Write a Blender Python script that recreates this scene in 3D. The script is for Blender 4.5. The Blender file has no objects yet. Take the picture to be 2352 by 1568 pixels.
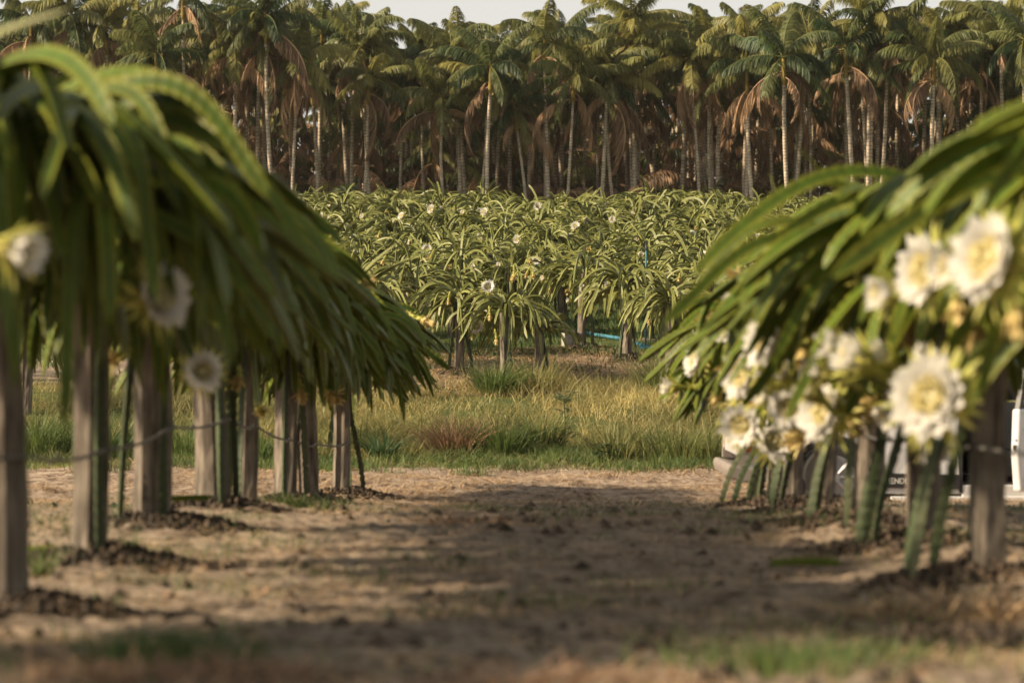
import bpy, bmesh, math, random
import numpy as np
from mathutils import Vector, Matrix, Quaternion
R = math.radians
scene = bpy.context.scene
C = scene.collection

# ------------------------------------------------------------------ camera
EYE = 1.42
FPX = 85.0 / 36.0 * 2352.0
cam_d = bpy.data.cameras.new("camera")
cam_d.lens = 85; cam_d.sensor_width = 36
cam_d.shift_y = 16 / 2352.0
cam_d.clip_start = 0.1; cam_d.clip_end = 3000
cam_d.dof.use_dof = True
cam_d.dof.focus_distance = 42.0
cam_d.dof.aperture_fstop = 2.1
cam = bpy.data.objects.new("camera", cam_d); C.objects.link(cam)
cam.location = (0, 0, EYE); cam.rotation_euler = (R(90), 0, 0)
scene.camera = cam

# ------------------------------------------------------------------ light
SUN_EL = 30.0
to_sun = Vector((-0.97, -0.22, 0)).normalized()
SUN_AZ = math.atan2(to_sun.x, to_sun.y)
sun_vec = Vector((to_sun.x * math.cos(R(SUN_EL)), to_sun.y * math.cos(R(SUN_EL)), math.sin(R(SUN_EL))))
w = bpy.data.worlds.new("World"); scene.world = w; w.use_nodes = True
nt = w.node_tree
sky = nt.nodes.new("ShaderNodeTexSky"); sky.sky_type = 'NISHITA'; sky.sun_disc = False
sky.sun_elevation = R(SUN_EL); sky.sun_rotation = SUN_AZ
sky.air_density = 1.0; sky.dust_density = 2.0; sky.ozone_density = 0.7
hs = nt.nodes.new("ShaderNodeHueSaturation"); hs.inputs['Saturation'].default_value = 0.22; hs.inputs['Value'].default_value = 1.0
nt.links.new(sky.outputs[0], hs.inputs['Color'])
wm = nt.nodes.new('ShaderNodeMix'); wm.data_type = 'RGBA'; wm.blend_type = 'MULTIPLY'; wm.inputs[0].default_value = 1.0; wm.inputs[7].default_value = (1.0, 0.955, 0.86, 1)
nt.links.new(hs.outputs[0], wm.inputs[6]); 
# pale band of humid air low in the sky
tcw = nt.nodes.new('ShaderNodeTexCoord'); sx = nt.nodes.new('ShaderNodeSeparateXYZ'); nt.links.new(tcw.outputs['Generated'], sx.inputs[0])
mr = nt.nodes.new('ShaderNodeMapRange'); mr.inputs[1].default_value = 0.08; mr.inputs[2].default_value = 0.30; mr.inputs[3].default_value = 0.85; mr.inputs[4].default_value = 0.0
nt.links.new(sx.outputs[2], mr.inputs[0])
wb = nt.nodes.new('ShaderNodeMix'); wb.data_type = 'RGBA'; nt.links.new(mr.outputs[0], wb.inputs[0]); nt.links.new(wm.outputs[2], wb.inputs[6]); wb.inputs[7].default_value = (4.9, 4.75, 4.45, 1)
nt.links.new(wb.outputs[2], nt.nodes['Background'].inputs[0])
nt.nodes['Background'].inputs[1].default_value = 0.088
sl = bpy.data.lights.new("sun", 'SUN'); sl.energy = 5.0; sl.angle = R(2.5); sl.color = (1.0, 0.80, 0.55)
so = bpy.data.objects.new("sun", sl); C.objects.link(so)
so.rotation_euler = sun_vec.to_track_quat('Z', 'Y').to_euler()
scene.view_settings.view_transform = 'Standard'; scene.view_settings.look = 'None'
scene.view_settings.exposure = 1.0; scene.view_settings.gamma = 1.0
scene.cycles.max_bounces = 5; scene.cycles.diffuse_bounces = 3; scene.cycles.glossy_bounces = 2
scene.cycles.transmission_bounces = 3; scene.cycles.transparent_max_bounces = 4
scene.cycles.sample_clamp_indirect = 4.0
scene.render.film_transparent = False

def PX(px, py, d):
    """a point of the place seen at (px, py) of the 2352 wide photograph, d metres away"""
    return Vector(((px - 1176) / FPX * d, d, EYE + (800 - py) / FPX * d))

# ------------------------------------------------------------------ materials
def mat(name):
    m = bpy.data.materials.new(name); m.use_nodes = True
    return m, m.node_tree.nodes, m.node_tree.links, m.node_tree.nodes['Principled BSDF']
def ramp(n, stops):
    r = n.new("ShaderNodeValToRGB"); e = r.color_ramp.elements
    while len(e) < len(stops): e.new(0.5)
    for k, (p, c) in enumerate(stops):
        e[k].position = p; e[k].color = (*c, 1)
    return r
def noise(n, l, scale, detail=4, vec=None, rough=0.55):
    x = n.new("ShaderNodeTexNoise"); x.inputs['Scale'].default_value = scale
    x.inputs['Detail'].default_value = detail; x.inputs['Roughness'].default_value = rough
    if vec is not None: l.new(vec, x.inputs['Vector'])
    return x
def mixc(n, l, fac, a, b, mode='MIX'):
    x = n.new("ShaderNodeMix"); x.data_type = 'RGBA'; x.blend_type = mode
    for s, v in ((0, fac), (6, a), (7, b)):
        if isinstance(v, (int, float)): x.inputs[s].default_value = v
        elif isinstance(v, tuple): x.inputs[s].default_value = (*v, 1)
        else: l.new(v, x.inputs[s])
    return x.outputs[2]
def attr(n, name):
    a = n.new("ShaderNodeAttribute"); a.attribute_name = name
    return a
def tinted(name, lo, hi, edge=None, rough=0.5, trans=0.0, nscale=30.0, tcol=None, spec=0.4):
    """tint.r : edge mask, tint.g : random per piece"""
    m, n, l, b = mat(name)
    a = attr(n, "tint"); s = n.new("ShaderNodeSeparateColor"); l.new(a.outputs['Color'], s.inputs[0])
    c = mixc(n, l, s.outputs[1], lo, hi)
    tc = n.new("ShaderNodeTexCoord")
    nz = noise(n, l, nscale, 3, tc.outputs['Object'])
    rr = ramp(n, [(0.3, (0.6, 0.6, 0.6)), (0.7, (1.25, 1.25, 1.25))]); l.new(nz.outputs[0], rr.inputs[0])
    c = mixc(n, l, 1.0, c, rr.outputs[0], 'MULTIPLY')
    if edge: c = mixc(n, l, s.outputs[0], c, edge)
    l.new(c, b.inputs['Base Color'])
    b.inputs['Roughness'].default_value = rough
    b.inputs['Specular IOR Level'].default_value = spec
    if trans > 0:
        t = n.new("ShaderNodeBsdfTranslucent")
        if tcol: t.inputs[0].default_value = (*tcol, 1)
        else: l.new(c, t.inputs[0])
        mx = n.new("ShaderNodeMixShader"); mx.inputs[0].default_value = trans
        l.new(b.outputs[0], mx.inputs[1]); l.new(t.outputs[0], mx.inputs[2])
        l.new(mx.outputs[0], n['Material Output'].inputs[0])
    return m
M = {}
M['stem'] = tinted('cactus_stem', (0.010, 0.038, 0.006), (0.040, 0.092, 0.010), (0.17, 0.170, 0.020), 0.46, 0.0, 14, spec=0.15)  # yellowish rib margins, tint also brightened to look sunlit along the edges
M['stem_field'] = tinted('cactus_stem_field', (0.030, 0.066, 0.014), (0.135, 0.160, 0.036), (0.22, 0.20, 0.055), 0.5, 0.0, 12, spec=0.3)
M['old_stem'] = tinted('old_cactus_stem', (0.016, 0.036, 0.010), (0.075, 0.085, 0.042), (0.06, 0.075, 0.03), 0.7, 0.0, 18)
M['petal'] = tinted('petal', (0.88, 0.86, 0.80), (0.93, 0.91, 0.86), (0.92, 0.82, 0.45), 0.6, 0.5, 2)
M['sepal'] = tinted('sepal', (0.42, 0.44, 0.09), (0.66, 0.60, 0.18), None, 0.55, 0.45, 40)
M['stamen'] = tinted('stamen', (0.93, 0.84, 0.46), (0.96, 0.90, 0.60), None, 0.6, 0.5, 90)
M['wilted'] = tinted('wilted_petal', (0.50, 0.36, 0.13), (0.72, 0.60, 0.26), None, 0.7, 0.3, 40)
M['frond'] = tinted('palm_frond', (0.048, 0.092, 0.036), (0.34, 0.31, 0.095), None, 0.45, 0.48, 1.2)
M['dead_frond'] = tinted('dead_palm_frond', (0.14, 0.085, 0.05), (0.52, 0.34, 0.20), None, 0.8, 0.3, 1.5)
M['spike'] = tinted('flower_spike', (0.30, 0.24, 0.12), (0.42, 0.34, 0.18), None, 0.8, 0.0, 3)
M['grass'] = tinted('grass_blade', (0.095, 0.135, 0.035), (0.46, 0.37, 0.15), None, 0.6, 0.35, 0.8)
M['green_grass'] = tinted('green_grass_blade', (0.035, 0.085, 0.022), (0.13, 0.17, 0.045), None, 0.6, 0.35, 0.8)
M['straw'] = tinted('straw', (0.20, 0.125, 0.065), (0.55, 0.38, 0.21), None, 0.8, 0.0, 3)
M['red_grass'] = tinted('dry_red_grass', (0.16, 0.085, 0.05), (0.34, 0.22, 0.12), None, 0.7, 0.25, 2)
M['soil'] = tinted('dark_soil', (0.022, 0.016, 0.011), (0.095, 0.066, 0.044), None, 0.95, 0.0, 22)
M['weed'] = tinted('weed_leaf', (0.02, 0.055, 0.022), (0.05, 0.10, 0.035), None, 0.5, 0.3, 6)
M['brown_leaf'] = tinted('brown_leaf', (0.16, 0.09, 0.05), (0.36, 0.23, 0.14), None, 0.8, 0.2, 12)

def bark(name, lo, hi, zs, ring=False, light=None):
    m, n, l, b = mat(name)
    tc = n.new("ShaderNodeTexCoord"); mp = n.new("ShaderNodeMapping")
    oi = n.new("ShaderNodeObjectInfo"); va = n.new("ShaderNodeVectorMath"); va.operation = 'ADD'
    cr = n.new("ShaderNodeVectorMath"); cr.operation = 'SCALE'; cr.inputs[3].default_value = 37.0
    l.new(oi.outputs['Random'], cr.inputs[0])
    l.new(tc.outputs['Object'], va.inputs[0]); l.new(cr.outputs[0], va.inputs[1])
    l.new(va.outputs[0], mp.inputs[0])
    mp.inputs['Scale'].default_value = (1, 1, zs)
    nz = noise(n, l, 26 if not ring else 14, 6, mp.outputs[0], 0.65)
    r = ramp(n, [(0.32, lo), (0.5, tuple((a + c) / 2 for a, c in zip(lo, hi))), (0.68, hi)])
    l.new(nz.outputs[0], r.inputs[0]); c = r.outputs[0]
    n2 = noise(n, l, 3.0, 3, tc.outputs['Object'])
    r2 = ramp(n, [(0.35, (0.6, 0.58, 0.55)), (0.7, (1.15, 1.12, 1.08))]); l.new(n2.outputs[0], r2.inputs[0])
    c = mixc(n, l, 1.0, c, r2.outputs[0], 'MULTIPLY')
    if ring:
        wv = n.new("ShaderNodeTexWave"); wv.bands_direction = 'Z'; wv.inputs['Scale'].default_value = 2.6
        wv.inputs['Distortion'].default_value = 1.5
        l.new(tc.outputs['Object'], wv.inputs[0])
        r3 = ramp(n, [(0.0, (0.45, 0.40, 0.36)), (0.22, (1, 1, 1))]); l.new(wv.outputs[1], r3.inputs[0])
        c = mixc(n, l, 1.0, c, r3.outputs[0], 'MULTIPLY')
    l.new(c, b.inputs['Base Color']); b.inputs['Roughness'].default_value = 0.85
    b.inputs['Specular IOR Level'].default_value = 0.2
    bp = n.new("ShaderNodeBump"); bp.inputs['Strength'].default_value = 0.7; bp.inputs['Distance'].default_value = 0.012
    l.new(nz.outputs[0], bp.inputs['Height']); l.new(bp.outputs[0], b.inputs['Normal'])
    return m
M['post'] = bark('weathered_wood', (0.060, 0.050, 0.042), (0.29, 0.255, 0.215), 0.10)
M['trunk'] = bark('palm_trunk', (0.33, 0.285, 0.23), (0.66, 0.57, 0.46), 0.5, True)
M['shaft'] = bark('palm_crownshaft', (0.20, 0.15, 0.04), (0.36, 0.26, 0.075), 0.3, False)

def plain(name, col, rough=0.5, metal=0.0, spec=0.5, var=0.15, nscale=8, coat=0.0):
    m, n, l, b = mat(name)
    tc = n.new("ShaderNodeTexCoord"); nz = noise(n, l, nscale, 5, tc.outputs['Object'])
    r = ramp(n, [(0.3, tuple(c * (1 - var) for c in col)), (0.7, tuple(min(1, c * (1 + var)) for c in col))])
    l.new(nz.outputs[0], r.inputs[0]); l.new(r.outputs[0], b.inputs['Base Color'])
    b.inputs['Roughness'].default_value = rough; b.inputs['Metallic'].default_value = metal
    b.inputs['Specular IOR Level'].default_value = spec; b.inputs['Coat Weight'].default_value = coat
    return m
M['wire'] = plain('galvanised_wire', (0.10, 0.095, 0.09), 0.6, 0.3)
M['paint'] = plain('white_car_paint', (0.60, 0.60, 0.60), 0.28, 0, 0.5, 0.05, 3, 0.5)
M['glass'] = plain('dark_car_glass', (0.03, 0.028, 0.026), 0.08, 0, 0.6)
M['black'] = plain('black_plastic', (0.018, 0.018, 0.02), 0.5)
M['tyre'] = plain('tyre_rubber', (0.025, 0.024, 0.023), 0.85)
M['rim'] = plain('grey_wheel_rim', (0.30, 0.30, 0.31), 0.35, 0.7)
M['bumper'] = plain('grey_bumper_plastic', (0.20, 0.17, 0.15), 0.55)
M['lampred'] = plain('red_lamp_lens', (0.14, 0.015, 0.01), 0.15)
M['lampclear'] = plain('clear_lamp_lens', (0.35, 0.30, 0.26), 0.15)
M['letter'] = plain('pale_lettering', (0.62, 0.62, 0.58), 0.5)
M['seat'] = plain('seat_fabric', (0.05, 0.05, 0.055), 0.9)
M['pipe'] = plain('blue_plastic_pipe', (0.04, 0.15, 0.21), 0.75, 0, 0.3, 0.3, 5)
M['rubber'] = plain('old_rubber_ring', (0.06, 0.055, 0.055), 0.8)
M['concrete'] = plain('grey_concrete', (0.26, 0.25, 0.23), 0.9, 0, 0.2, 0.25, 20)

# ground material ---------------------------------------------------------
def ground_material():
    m, n, l, b = mat('ground')
    tc = n.new("ShaderNodeTexCoord"); P = tc.outputs['Object']
    a = attr(n, "zone"); s = n.new("ShaderNodeSeparateColor"); l.new(a.outputs['Color'], s.inputs[0])
    big = noise(n, l, 0.9, 6, P, 0.6); mid = noise(n, l, 5, 8, P, 0.7); fine = noise(n, l, 34, 6, P, 0.75)
    mp = n.new("ShaderNodeMapping"); mp.inputs['Scale'].default_value = (1, 2.6, 1); l.new(P, mp.inputs[0])
    stre = noise(n, l, 3.0, 8, mp.outputs[0], 0.75)
    dirt = ramp(n, [(0.36, (0.04, 0.030, 0.021)), (0.43, (0.20, 0.155, 0.115)), (0.52, (0.42, 0.335, 0.26)), (0.66, (0.60, 0.48, 0.36))])
    l.new(stre.outputs[0], dirt.inputs[0])
    dark = ramp(n, [(0.56, (0, 0, 0)), (0.66, (1, 1, 1))]); l.new(mid.outputs[0], dark.inputs[0])
    c = mixc(n, l, dark.outputs[0], dirt.outputs[0], (0.045, 0.030, 0.019))
    sand = ramp(n, [(0.38, (0.13, 0.088, 0.058)), (0.47, (0.29, 0.215, 0.155)), (0.60, (0.47, 0.375, 0.29))])
    l.new(mid.outputs[0], sand.inputs[0])
    c = mixc(n, l, s.outputs[0], c, sand.outputs[0])
    grass = ramp(n, [(0.3, (0.035, 0.062, 0.018)), (0.5, (0.085, 0.11, 0.032)), (0.7, (0.19, 0.155, 0.065))])
    l.new(mid.outputs[0], grass.inputs[0])
    gm = n.new("ShaderNodeMath"); gm.operation = 'ADD'; l.new(s.outputs[1], gm.inputs[0])
    g2 = n.new("ShaderNodeMath"); g2.operation = 'SUBTRACT'; l.new(big.outputs[0], g2.inputs[0]); g2.inputs[1].default_value = 0.5
    l.new(g2.outputs[0], gm.inputs[1])
    gr = ramp(n, [(0.35, (0, 0, 0)), (0.65, (1, 1, 1))]); l.new(gm.outputs[0], gr.inputs[0])
    c = mixc(n, l, gr.outputs[0], c, grass.outputs[0])
    fr = ramp(n, [(0.3, (0.55, 0.55, 0.55)), (0.7, (1.35, 1.35, 1.35))]); l.new(fine.outputs[0], fr.inputs[0])
    c = mixc(n, l, 1.0, c, fr.outputs[0], 'MULTIPLY')
    l.new(c, b.inputs['Base Color']); b.inputs['Roughness'].default_value = 0.95; b.inputs['Specular IOR Level'].default_value = 0.15
    ad = n.new("ShaderNodeMath"); l.new(mid.outputs[0], ad.inputs[0]); l.new(fine.outputs[0], ad.inputs[1])
    bp = n.new("ShaderNodeBump"); bp.inputs['Strength'].default_value = 0.9; bp.inputs['Distance'].default_value = 0.05
    l.new(ad.outputs[0], bp.inputs['Height']); l.new(bp.outputs[0], b.inputs['Normal'])
    return m
M['ground'] = ground_material()

# ------------------------------------------------------------------ helpers
def tag(o, label=None, cat=None, group=None, kind=None):
    if label: o['label'] = label
    if cat: o['category'] = cat
    if group: o['group'] = group
    if kind: o['kind'] = kind
    return o
def empty(name, loc, rz=0.0, s=1.0):
    o = bpy.data.objects.new(name, None); C.objects.link(o)
    o.location = loc; o.rotation_euler = (0, 0, rz); o.scale = (s, s, s); o.empty_display_size = 0.1
    return o
def obj(name, me, parent=None, loc=None):
    o = bpy.data.objects.new(name, me); C.objects.link(o)
    if parent is not None: o.parent = parent
    if loc is not None: o.location = loc
    return o
def copy_tree(o, parent=None):
    c = o.copy(); C.objects.link(c); c.parent = parent
    for ch in o.children: copy_tree(ch, c)
    return c

class MB:
    """collects vertices, quads and triangles with a tint per vertex"""
    def __init__(s): s.v = []; s.q = []; s.t = []; s.c = []; s.n = 0; s.qm = []; s.tm = []
    def add(s, V, Q=None, T=None, col=None, m=0):
        V = np.asarray(V, float)
        s.v.append(V)
        if Q is not None and len(Q): s.q.append(np.asarray(Q, int) + s.n); s.qm.append(np.full(len(Q), m))
        if T is not None and len(T): s.t.append(np.asarray(T, int) + s.n); s.tm.append(np.full(len(T), m))
        if col is None: col = np.zeros((len(V), 2))
        col = np.asarray(col, float)
        if col.ndim == 1: col = np.tile(col, (len(V), 1))
        s.c.append(col); s.n += len(V)
    def mesh(s, name, mats, smooth=False):
        V = np.concatenate(s.v); col = np.concatenate(s.c)
        q = np.concatenate(s.q) if s.q else np.zeros((0, 4), int)
        t = np.concatenate(s.t) if s.t else np.zeros((0, 3), int)
        me = bpy.data.meshes.new(name)
        me.vertices.add(len(V)); me.vertices.foreach_set('co', V.astype(np.float32).ravel())
        nl = len(q) * 4 + len(t) * 3
        me.loops.add(nl); me.loops.foreach_set('vertex_index', np.concatenate([q.ravel(), t.ravel()]).astype(np.int32))
        me.polygons.add(len(q) + len(t))
        st = np.concatenate([np.arange(len(q)) * 4, len(q) * 4 + np.arange(len(t)) * 3]).astype(np.int32)
        me.polygons.foreach_set('loop_start', st)
        mi = np.concatenate(s.qm + s.tm).astype(np.int32)
        if not isinstance(mats, (list, tuple)): mats = [mats]
        for m in mats: me.materials.append(m)
        me.polygons.foreach_set('material_index', mi)
        me.polygons.foreach_set('use_smooth', np.full(len(mi), smooth))
        a = me.attributes.new('tint', 'FLOAT_COLOR', 'POINT')
        cc = np.ones((len(V), 4), np.float32); cc[:, :2] = col; a.data.foreach_set('color', cc.ravel())
        me.update(calc_edges=True); me.validate()
        return me

def frames(P):
    T = np.gradient(P, axis=0); T /= np.linalg.norm(T, axis=1)[:, None] + 1e-9
    N = np.zeros_like(P)
    ref = np.array([0, 0, 1.0]) if abs(T[0][2]) < 0.9 else np.array([1.0, 0, 0])
    n = np.cross(T[0], ref); n /= np.linalg.norm(n)
    for i in range(len(P)):
        n = n - T[i] * np.dot(n, T[i]); n /= np.linalg.norm(n) + 1e-9; N[i] = n
    return T, N, np.cross(T, N)
def tube(mb, P, rad, sides=8, col=(0, 0.5), m=0, cap=True, wob=0.0, rng=None):
    P = np.asarray(P, float); n = len(P); rad = np.broadcast_to(rad, (n,))
    T, N, B = frames(P)
    a = np.arange(sides) * 2 * np.pi / sides
    rr = rad[:, None] * np.ones((n, sides))
    if wob and rng is not None: rr = rr * (1 + wob * rng.uniform(-1, 1, (n, sides)))
    V = P[:, None, :] + rr[..., None] * (np.cos(a)[None, :, None] * N[:, None, :] + np.sin(a)[None, :, None] * B[:, None, :])
    V = V.reshape(-1, 3)
    i = np.arange(n - 1)[:, None] * sides; j = np.arange(sides)[None, :]; k = (j + 1) % sides
    Q = np.stack([i + j, i + k, i + sides + k, i + sides + j], -1).reshape(-1, 4)
    Tt = []
    if cap:
        V = np.vstack([V, P[0], P[-1]]); c0 = n * sides
        for q in range(sides):
            Tt.append((c0, (q + 1) % sides, q)); Tt.append((c0 + 1, (n - 1) * sides + q, (n - 1) * sides + (q + 1) % sides))
    mb.add(V, Q, Tt, col, m)
def box(mb, x0, x1, y0, y1, z0, z1, col=(0, .5), m=0):
    V = [(x, y, z) for z in (z0, z1) for y in (y0, y1) for x in (x0, x1)]
    Q = [(0, 2, 3, 1), (4, 5, 7, 6), (0, 1, 5, 4), (2, 6, 7, 3), (0, 4, 6, 2), (1, 3, 7, 5)]
    mb.add(V, Q, None, col, m)
def prism(name, poly, y0, y1, m, parent, bevel=0.0, inset=None):
    """polygon in x,z pushed from y0 to y1; inset(z) narrows the sides"""
    bm = bmesh.new()
    f = inset or (lambda z: 0.0)
    a = [bm.verts.new((x, y0 + f(z), z)) for x, z in poly]; b = [bm.verts.new((x, y1 - f(z), z)) for x, z in poly]
    n = len(poly)
    bm.faces.new(a); bm.faces.new(b[::-1])
    for i in range(n): bm.faces.new((a[i], b[i], b[(i + 1) % n], a[(i + 1) % n]))
    bmesh.ops.recalc_face_normals(bm, faces=bm.faces)
    if bevel: bmesh.ops.bevel(bm, geom=bm.edges[:], offset=bevel, segments=2, profile=0.5, affect='EDGES', clamp_overlap=True)
    me = bpy.data.meshes.new(name); bm.to_mesh(me); bm.free(); me.materials.append(m)
    a_ = me.attributes.new('tint', 'FLOAT_COLOR', 'POINT')
    return obj(name, me, parent)

# ------------------------------------------------------------------ terrain
GD = np.array([0, 4, 6, 9, 11.5, 14, 16, 18, 20, 21.5, 23, 28, 31, 34, 38, 41, 48, 56, 64, 72, 80, 88, 96, 110, 140, 200, 320, 3000.])
GZ = np.array([.58, .57, .55, .40, .36, .38, .32, .20, .08, .02, 0, 0, .22, .66, 1.18, 1.46, 2.15, 2.95, 3.75, 4.5, 5.15, 5.6, 5.85, 5.8, 4.4, 1.0, -2.0, -2.])
_rn = np.random.RandomState(5)
_w = [( _rn.uniform(.5, 2.4), _rn.uniform(.5, 2.4), _rn.uniform(0, 6.3)) for _ in range(10)]
def gz(x, y):
    x = np.asarray(x, float); y = np.asarray(y, float)
    z = np.interp(y, GD, GZ)
    # smooth the knots a little
    z = (z + np.interp(y - .8, GD, GZ) + np.interp(y + .8, GD, GZ)) / 3
    b = 0
    for i, (a, c, p) in enumerate(_w): b = b + np.sin(x * a + y * c * (1 if i % 2 else -1) + p)
    z = z + b * 0.006 * np.clip(y / 15, .4, 1.4)
    # wheel ruts of the path and the lower verge to the right
    z = z - 0.04 * np.exp(-((y - 22.6) / .5) ** 2) - 0.03 * np.exp(-((y - 25.2) / .5) ** 2)
    return z
MOUNDS = []   # (x, y, radius, height)
def ground_z(x, y):
    z = gz(x, y)
    for mx, my, r, h in MOUNDS:
        z = z + h * np.exp(-(((np.asarray(x) - mx) ** 2 + (np.asarray(y) - my) ** 2) / (r * r)))
    return z

# rows -------------------------------------------------------------------
# (x, distance, post width, post height, lean x, lean y)
LEFT = [(-2.72, 6.9, .17), (-1.90, 9.0, .17), (-2.02, 11.5, .165), (-2.05, 13.8, .20), (-1.98, 16.0, .20),
        (-1.98, 18.0, .14), (-1.88, 20.0, .165), (-1.80, 21.5, .15), (-1.62, 22.9, .145)]
RIGHT = [(2.50, 8.0, .18), (2.07, 10.5, .145), (2.09, 12.3, .165), (2.08, 14.2, .15), (2.08, 16.2, .16), (2.09, 18.0, .15), (2.10, 19.3, .14)]
FRONT = [(1055, 36.8, 828, 1.0), (1160, 36.0, 842, .98), (1240, 36.2, 842, .82), (1335, 40.5, 785, 1.12), (1440, 38.6, 806, 1.05),
         (1492, 41.5, 772, .95), (1538, 37.0, 826, .98), (1640, 39.5, 800, 1.0), (950, 39.5, 800, 1.05), (870, 37.5, 815, 1.0)]
for x, y, w_ in LEFT + RIGHT: MOUNDS.append((x, y, .42, .09))
FR = []
for px, d, py, s in FRONT:
    x = (px - 1176) / FPX * d; FR.append((x, d, s)); MOUNDS.append((x, d, .33, .07))

def build_ground():
    ys = [3.0]
    while ys[-1] < 130: ys.append(ys[-1] + max(.045, ys[-1] * .0042))
    ys = np.array(sorted(set(list(ys) + [-40, -10, 0, 1.5] + [150, 180, 220, 280, 360, 500, 800, 1400, 2800])))
    xi = np.linspace(-5.2, 5.2, 210); xo = np.concatenate([np.linspace(5.5, 45, 70), [60, 90, 150, 300, 700, 1500, 2800]])
    xs = np.concatenate([-xo[::-1], xi, xo])
    X, Y = np.meshgrid(xs, ys); Z = ground_z(X, Y)
    rn = np.random.RandomState(1)
    near = (np.abs(X) < 5.3) & (Y < 30) & (Y > 2)
    Z = Z + near * rn.normal(0, .009, Z.shape)
    V = np.stack([X, Y, Z], -1).reshape(-1, 3); nx = len(xs); ny = len(ys)
    i = (np.arange(ny - 1)[:, None] * nx + np.arange(nx - 1)[None, :]).ravel()
    Q = np.stack([i, i + 1, i + nx + 1, i + nx], -1)
    mb = MB(); mb.add(V, Q); me = mb.mesh('ground', M['ground'], True)
    x, y = V[:, 0], V[:, 1]
    wob = .5 * np.sin(x * .9) + .3 * np.sin(x * 2.3 + 1)
    def sm(v, a, b_): t = np.clip((v - a) / (b_ - a), 0, 1); return t * t * (3 - 2 * t)
    path = sm(y, 18.6 + wob * 1.2, 22.4 + wob * 1.0) * (1 - sm(y, 27.2 + wob * .5, 28.4 + wob * .5))
    aisle = .75 * np.exp(-((x - .45 + .15 * np.sin(y * .7)) / .85) ** 2) * sm(y, 7, 12) * (y < 22)
    bare = 0.85 * np.exp(-((y - 37.4 - .45 * np.sin(x * 1.3)) / 1.9) ** 2)
    z0 = np.clip(path + aisle + bare * .8, 0, 1)
    g = sm(y, 27.6 + wob * .4, 29.0 + wob * .4) * .95 * (1 - bare) + .30 * (y < 21) * (1 - aisle)
    for mx, my, r, h in MOUNDS:
        k = np.exp(-(((x - mx) ** 2 + (y - my) ** 2) / (r * r * .7))); g = g * (1 - k); z0 = z0 * (1 - k)
    c = np.ones((len(V), 4), np.float32); c[:, 0] = z0; c[:, 1] = np.clip(g, 0, 1); c[:, 2] = 0
    at = me.attributes.new('zone', 'FLOAT_COLOR', 'POINT'); at.data.foreach_set('color', c.ravel())
    o = obj('ground', me); tag(o, kind='structure')
build_ground()

# ------------------------------------------------------------------ dragon fruit plants
def stem_path(start, az, el0, L, Lb, n, rng, zmin=.35, hang=1.5, curl=.35):
    s = np.linspace(0, L, n); P = np.zeros((n, 3)); P[0] = start
    da = rng.uniform(-curl, curl); ph = rng.uniform(0, 6.3)
    for i in range(1, n):
        t = min(1.0, s[i] / Lb); t = t * t * (3 - 2 * t) * .55 + t * .45
        el = el0 - (el0 + hang) * t + .07 * math.sin(s[i] * 6 + ph)
        a = az + da * s[i]
        d = np.array([math.cos(a) * math.cos(el), math.sin(a) * math.cos(el), math.sin(el)])
        P[i] = P[i - 1] + d * (s[i] - s[i - 1])
        if P[i][2] < zmin: return P[:i + 1]
    return P
def add_stem(mb, P, R0, rng, pitch=.055, m=0, tintg=None, fat=1.0, notch=.26, taper=0):
    n = len(P)
    if n < 5: return
    L = np.concatenate([[0], np.cumsum(np.linalg.norm(np.diff(P, axis=0), axis=1))])
    T, N, B = frames(P)
    u = L / L[-1]
    env = np.clip(np.minimum(.45 + u * 9, 1), 0, 1) * np.clip(np.sqrt(np.clip((1 - u) * 9, 0, 1)) , .12, 1)
    env = env * (1 - .10 * np.sin(L * 5 + rng.uniform(0, 6)))
    if taper: env = env * (1.15 - .95 * u)
    ph0 = rng.uniform(0, 6.3); tw = rng.uniform(-.5, .5)
    g = rng.beta(1.6, 1.8) if tintg is None else tintg
    V = np.zeros((n, 6, 3)); col = np.zeros((n, 6, 2)); col[:, :, 1] = g
    for k in range(6):
        a = ph0 + k * math.pi / 3 + tw * L
        if k % 2 == 0:
            rr = R0 * env * (1 - notch + notch * np.abs(np.sin(math.pi * L / pitch + k)))
            col[:, k, 0] = .8
        else:
            rr = R0 * env * .42 * fat; col[:, k, 0] = 0
        V[:, k] = P + rr[:, None] * (np.cos(a)[:, None] * N + np.sin(a)[:, None] * B)
    i = np.arange(n - 1)[:, None] * 6; j = np.arange(6)[None, :]; k2 = (j + 1) % 6
    Q = np.stack([i + j, i + k2, i + 6 + k2, i + 6 + j], -1).reshape(-1, 4)
    e = (n - 1) * 6
    Q = np.vstack([Q, [(0, 3, 2, 1), (0, 5, 4, 3), (e, e + 1, e + 2, e + 3), (e, e + 3, e + 4, e + 5)]])
    mb.add(V.reshape(-1, 3), Q, None, col.reshape(-1, 2), m)

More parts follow.
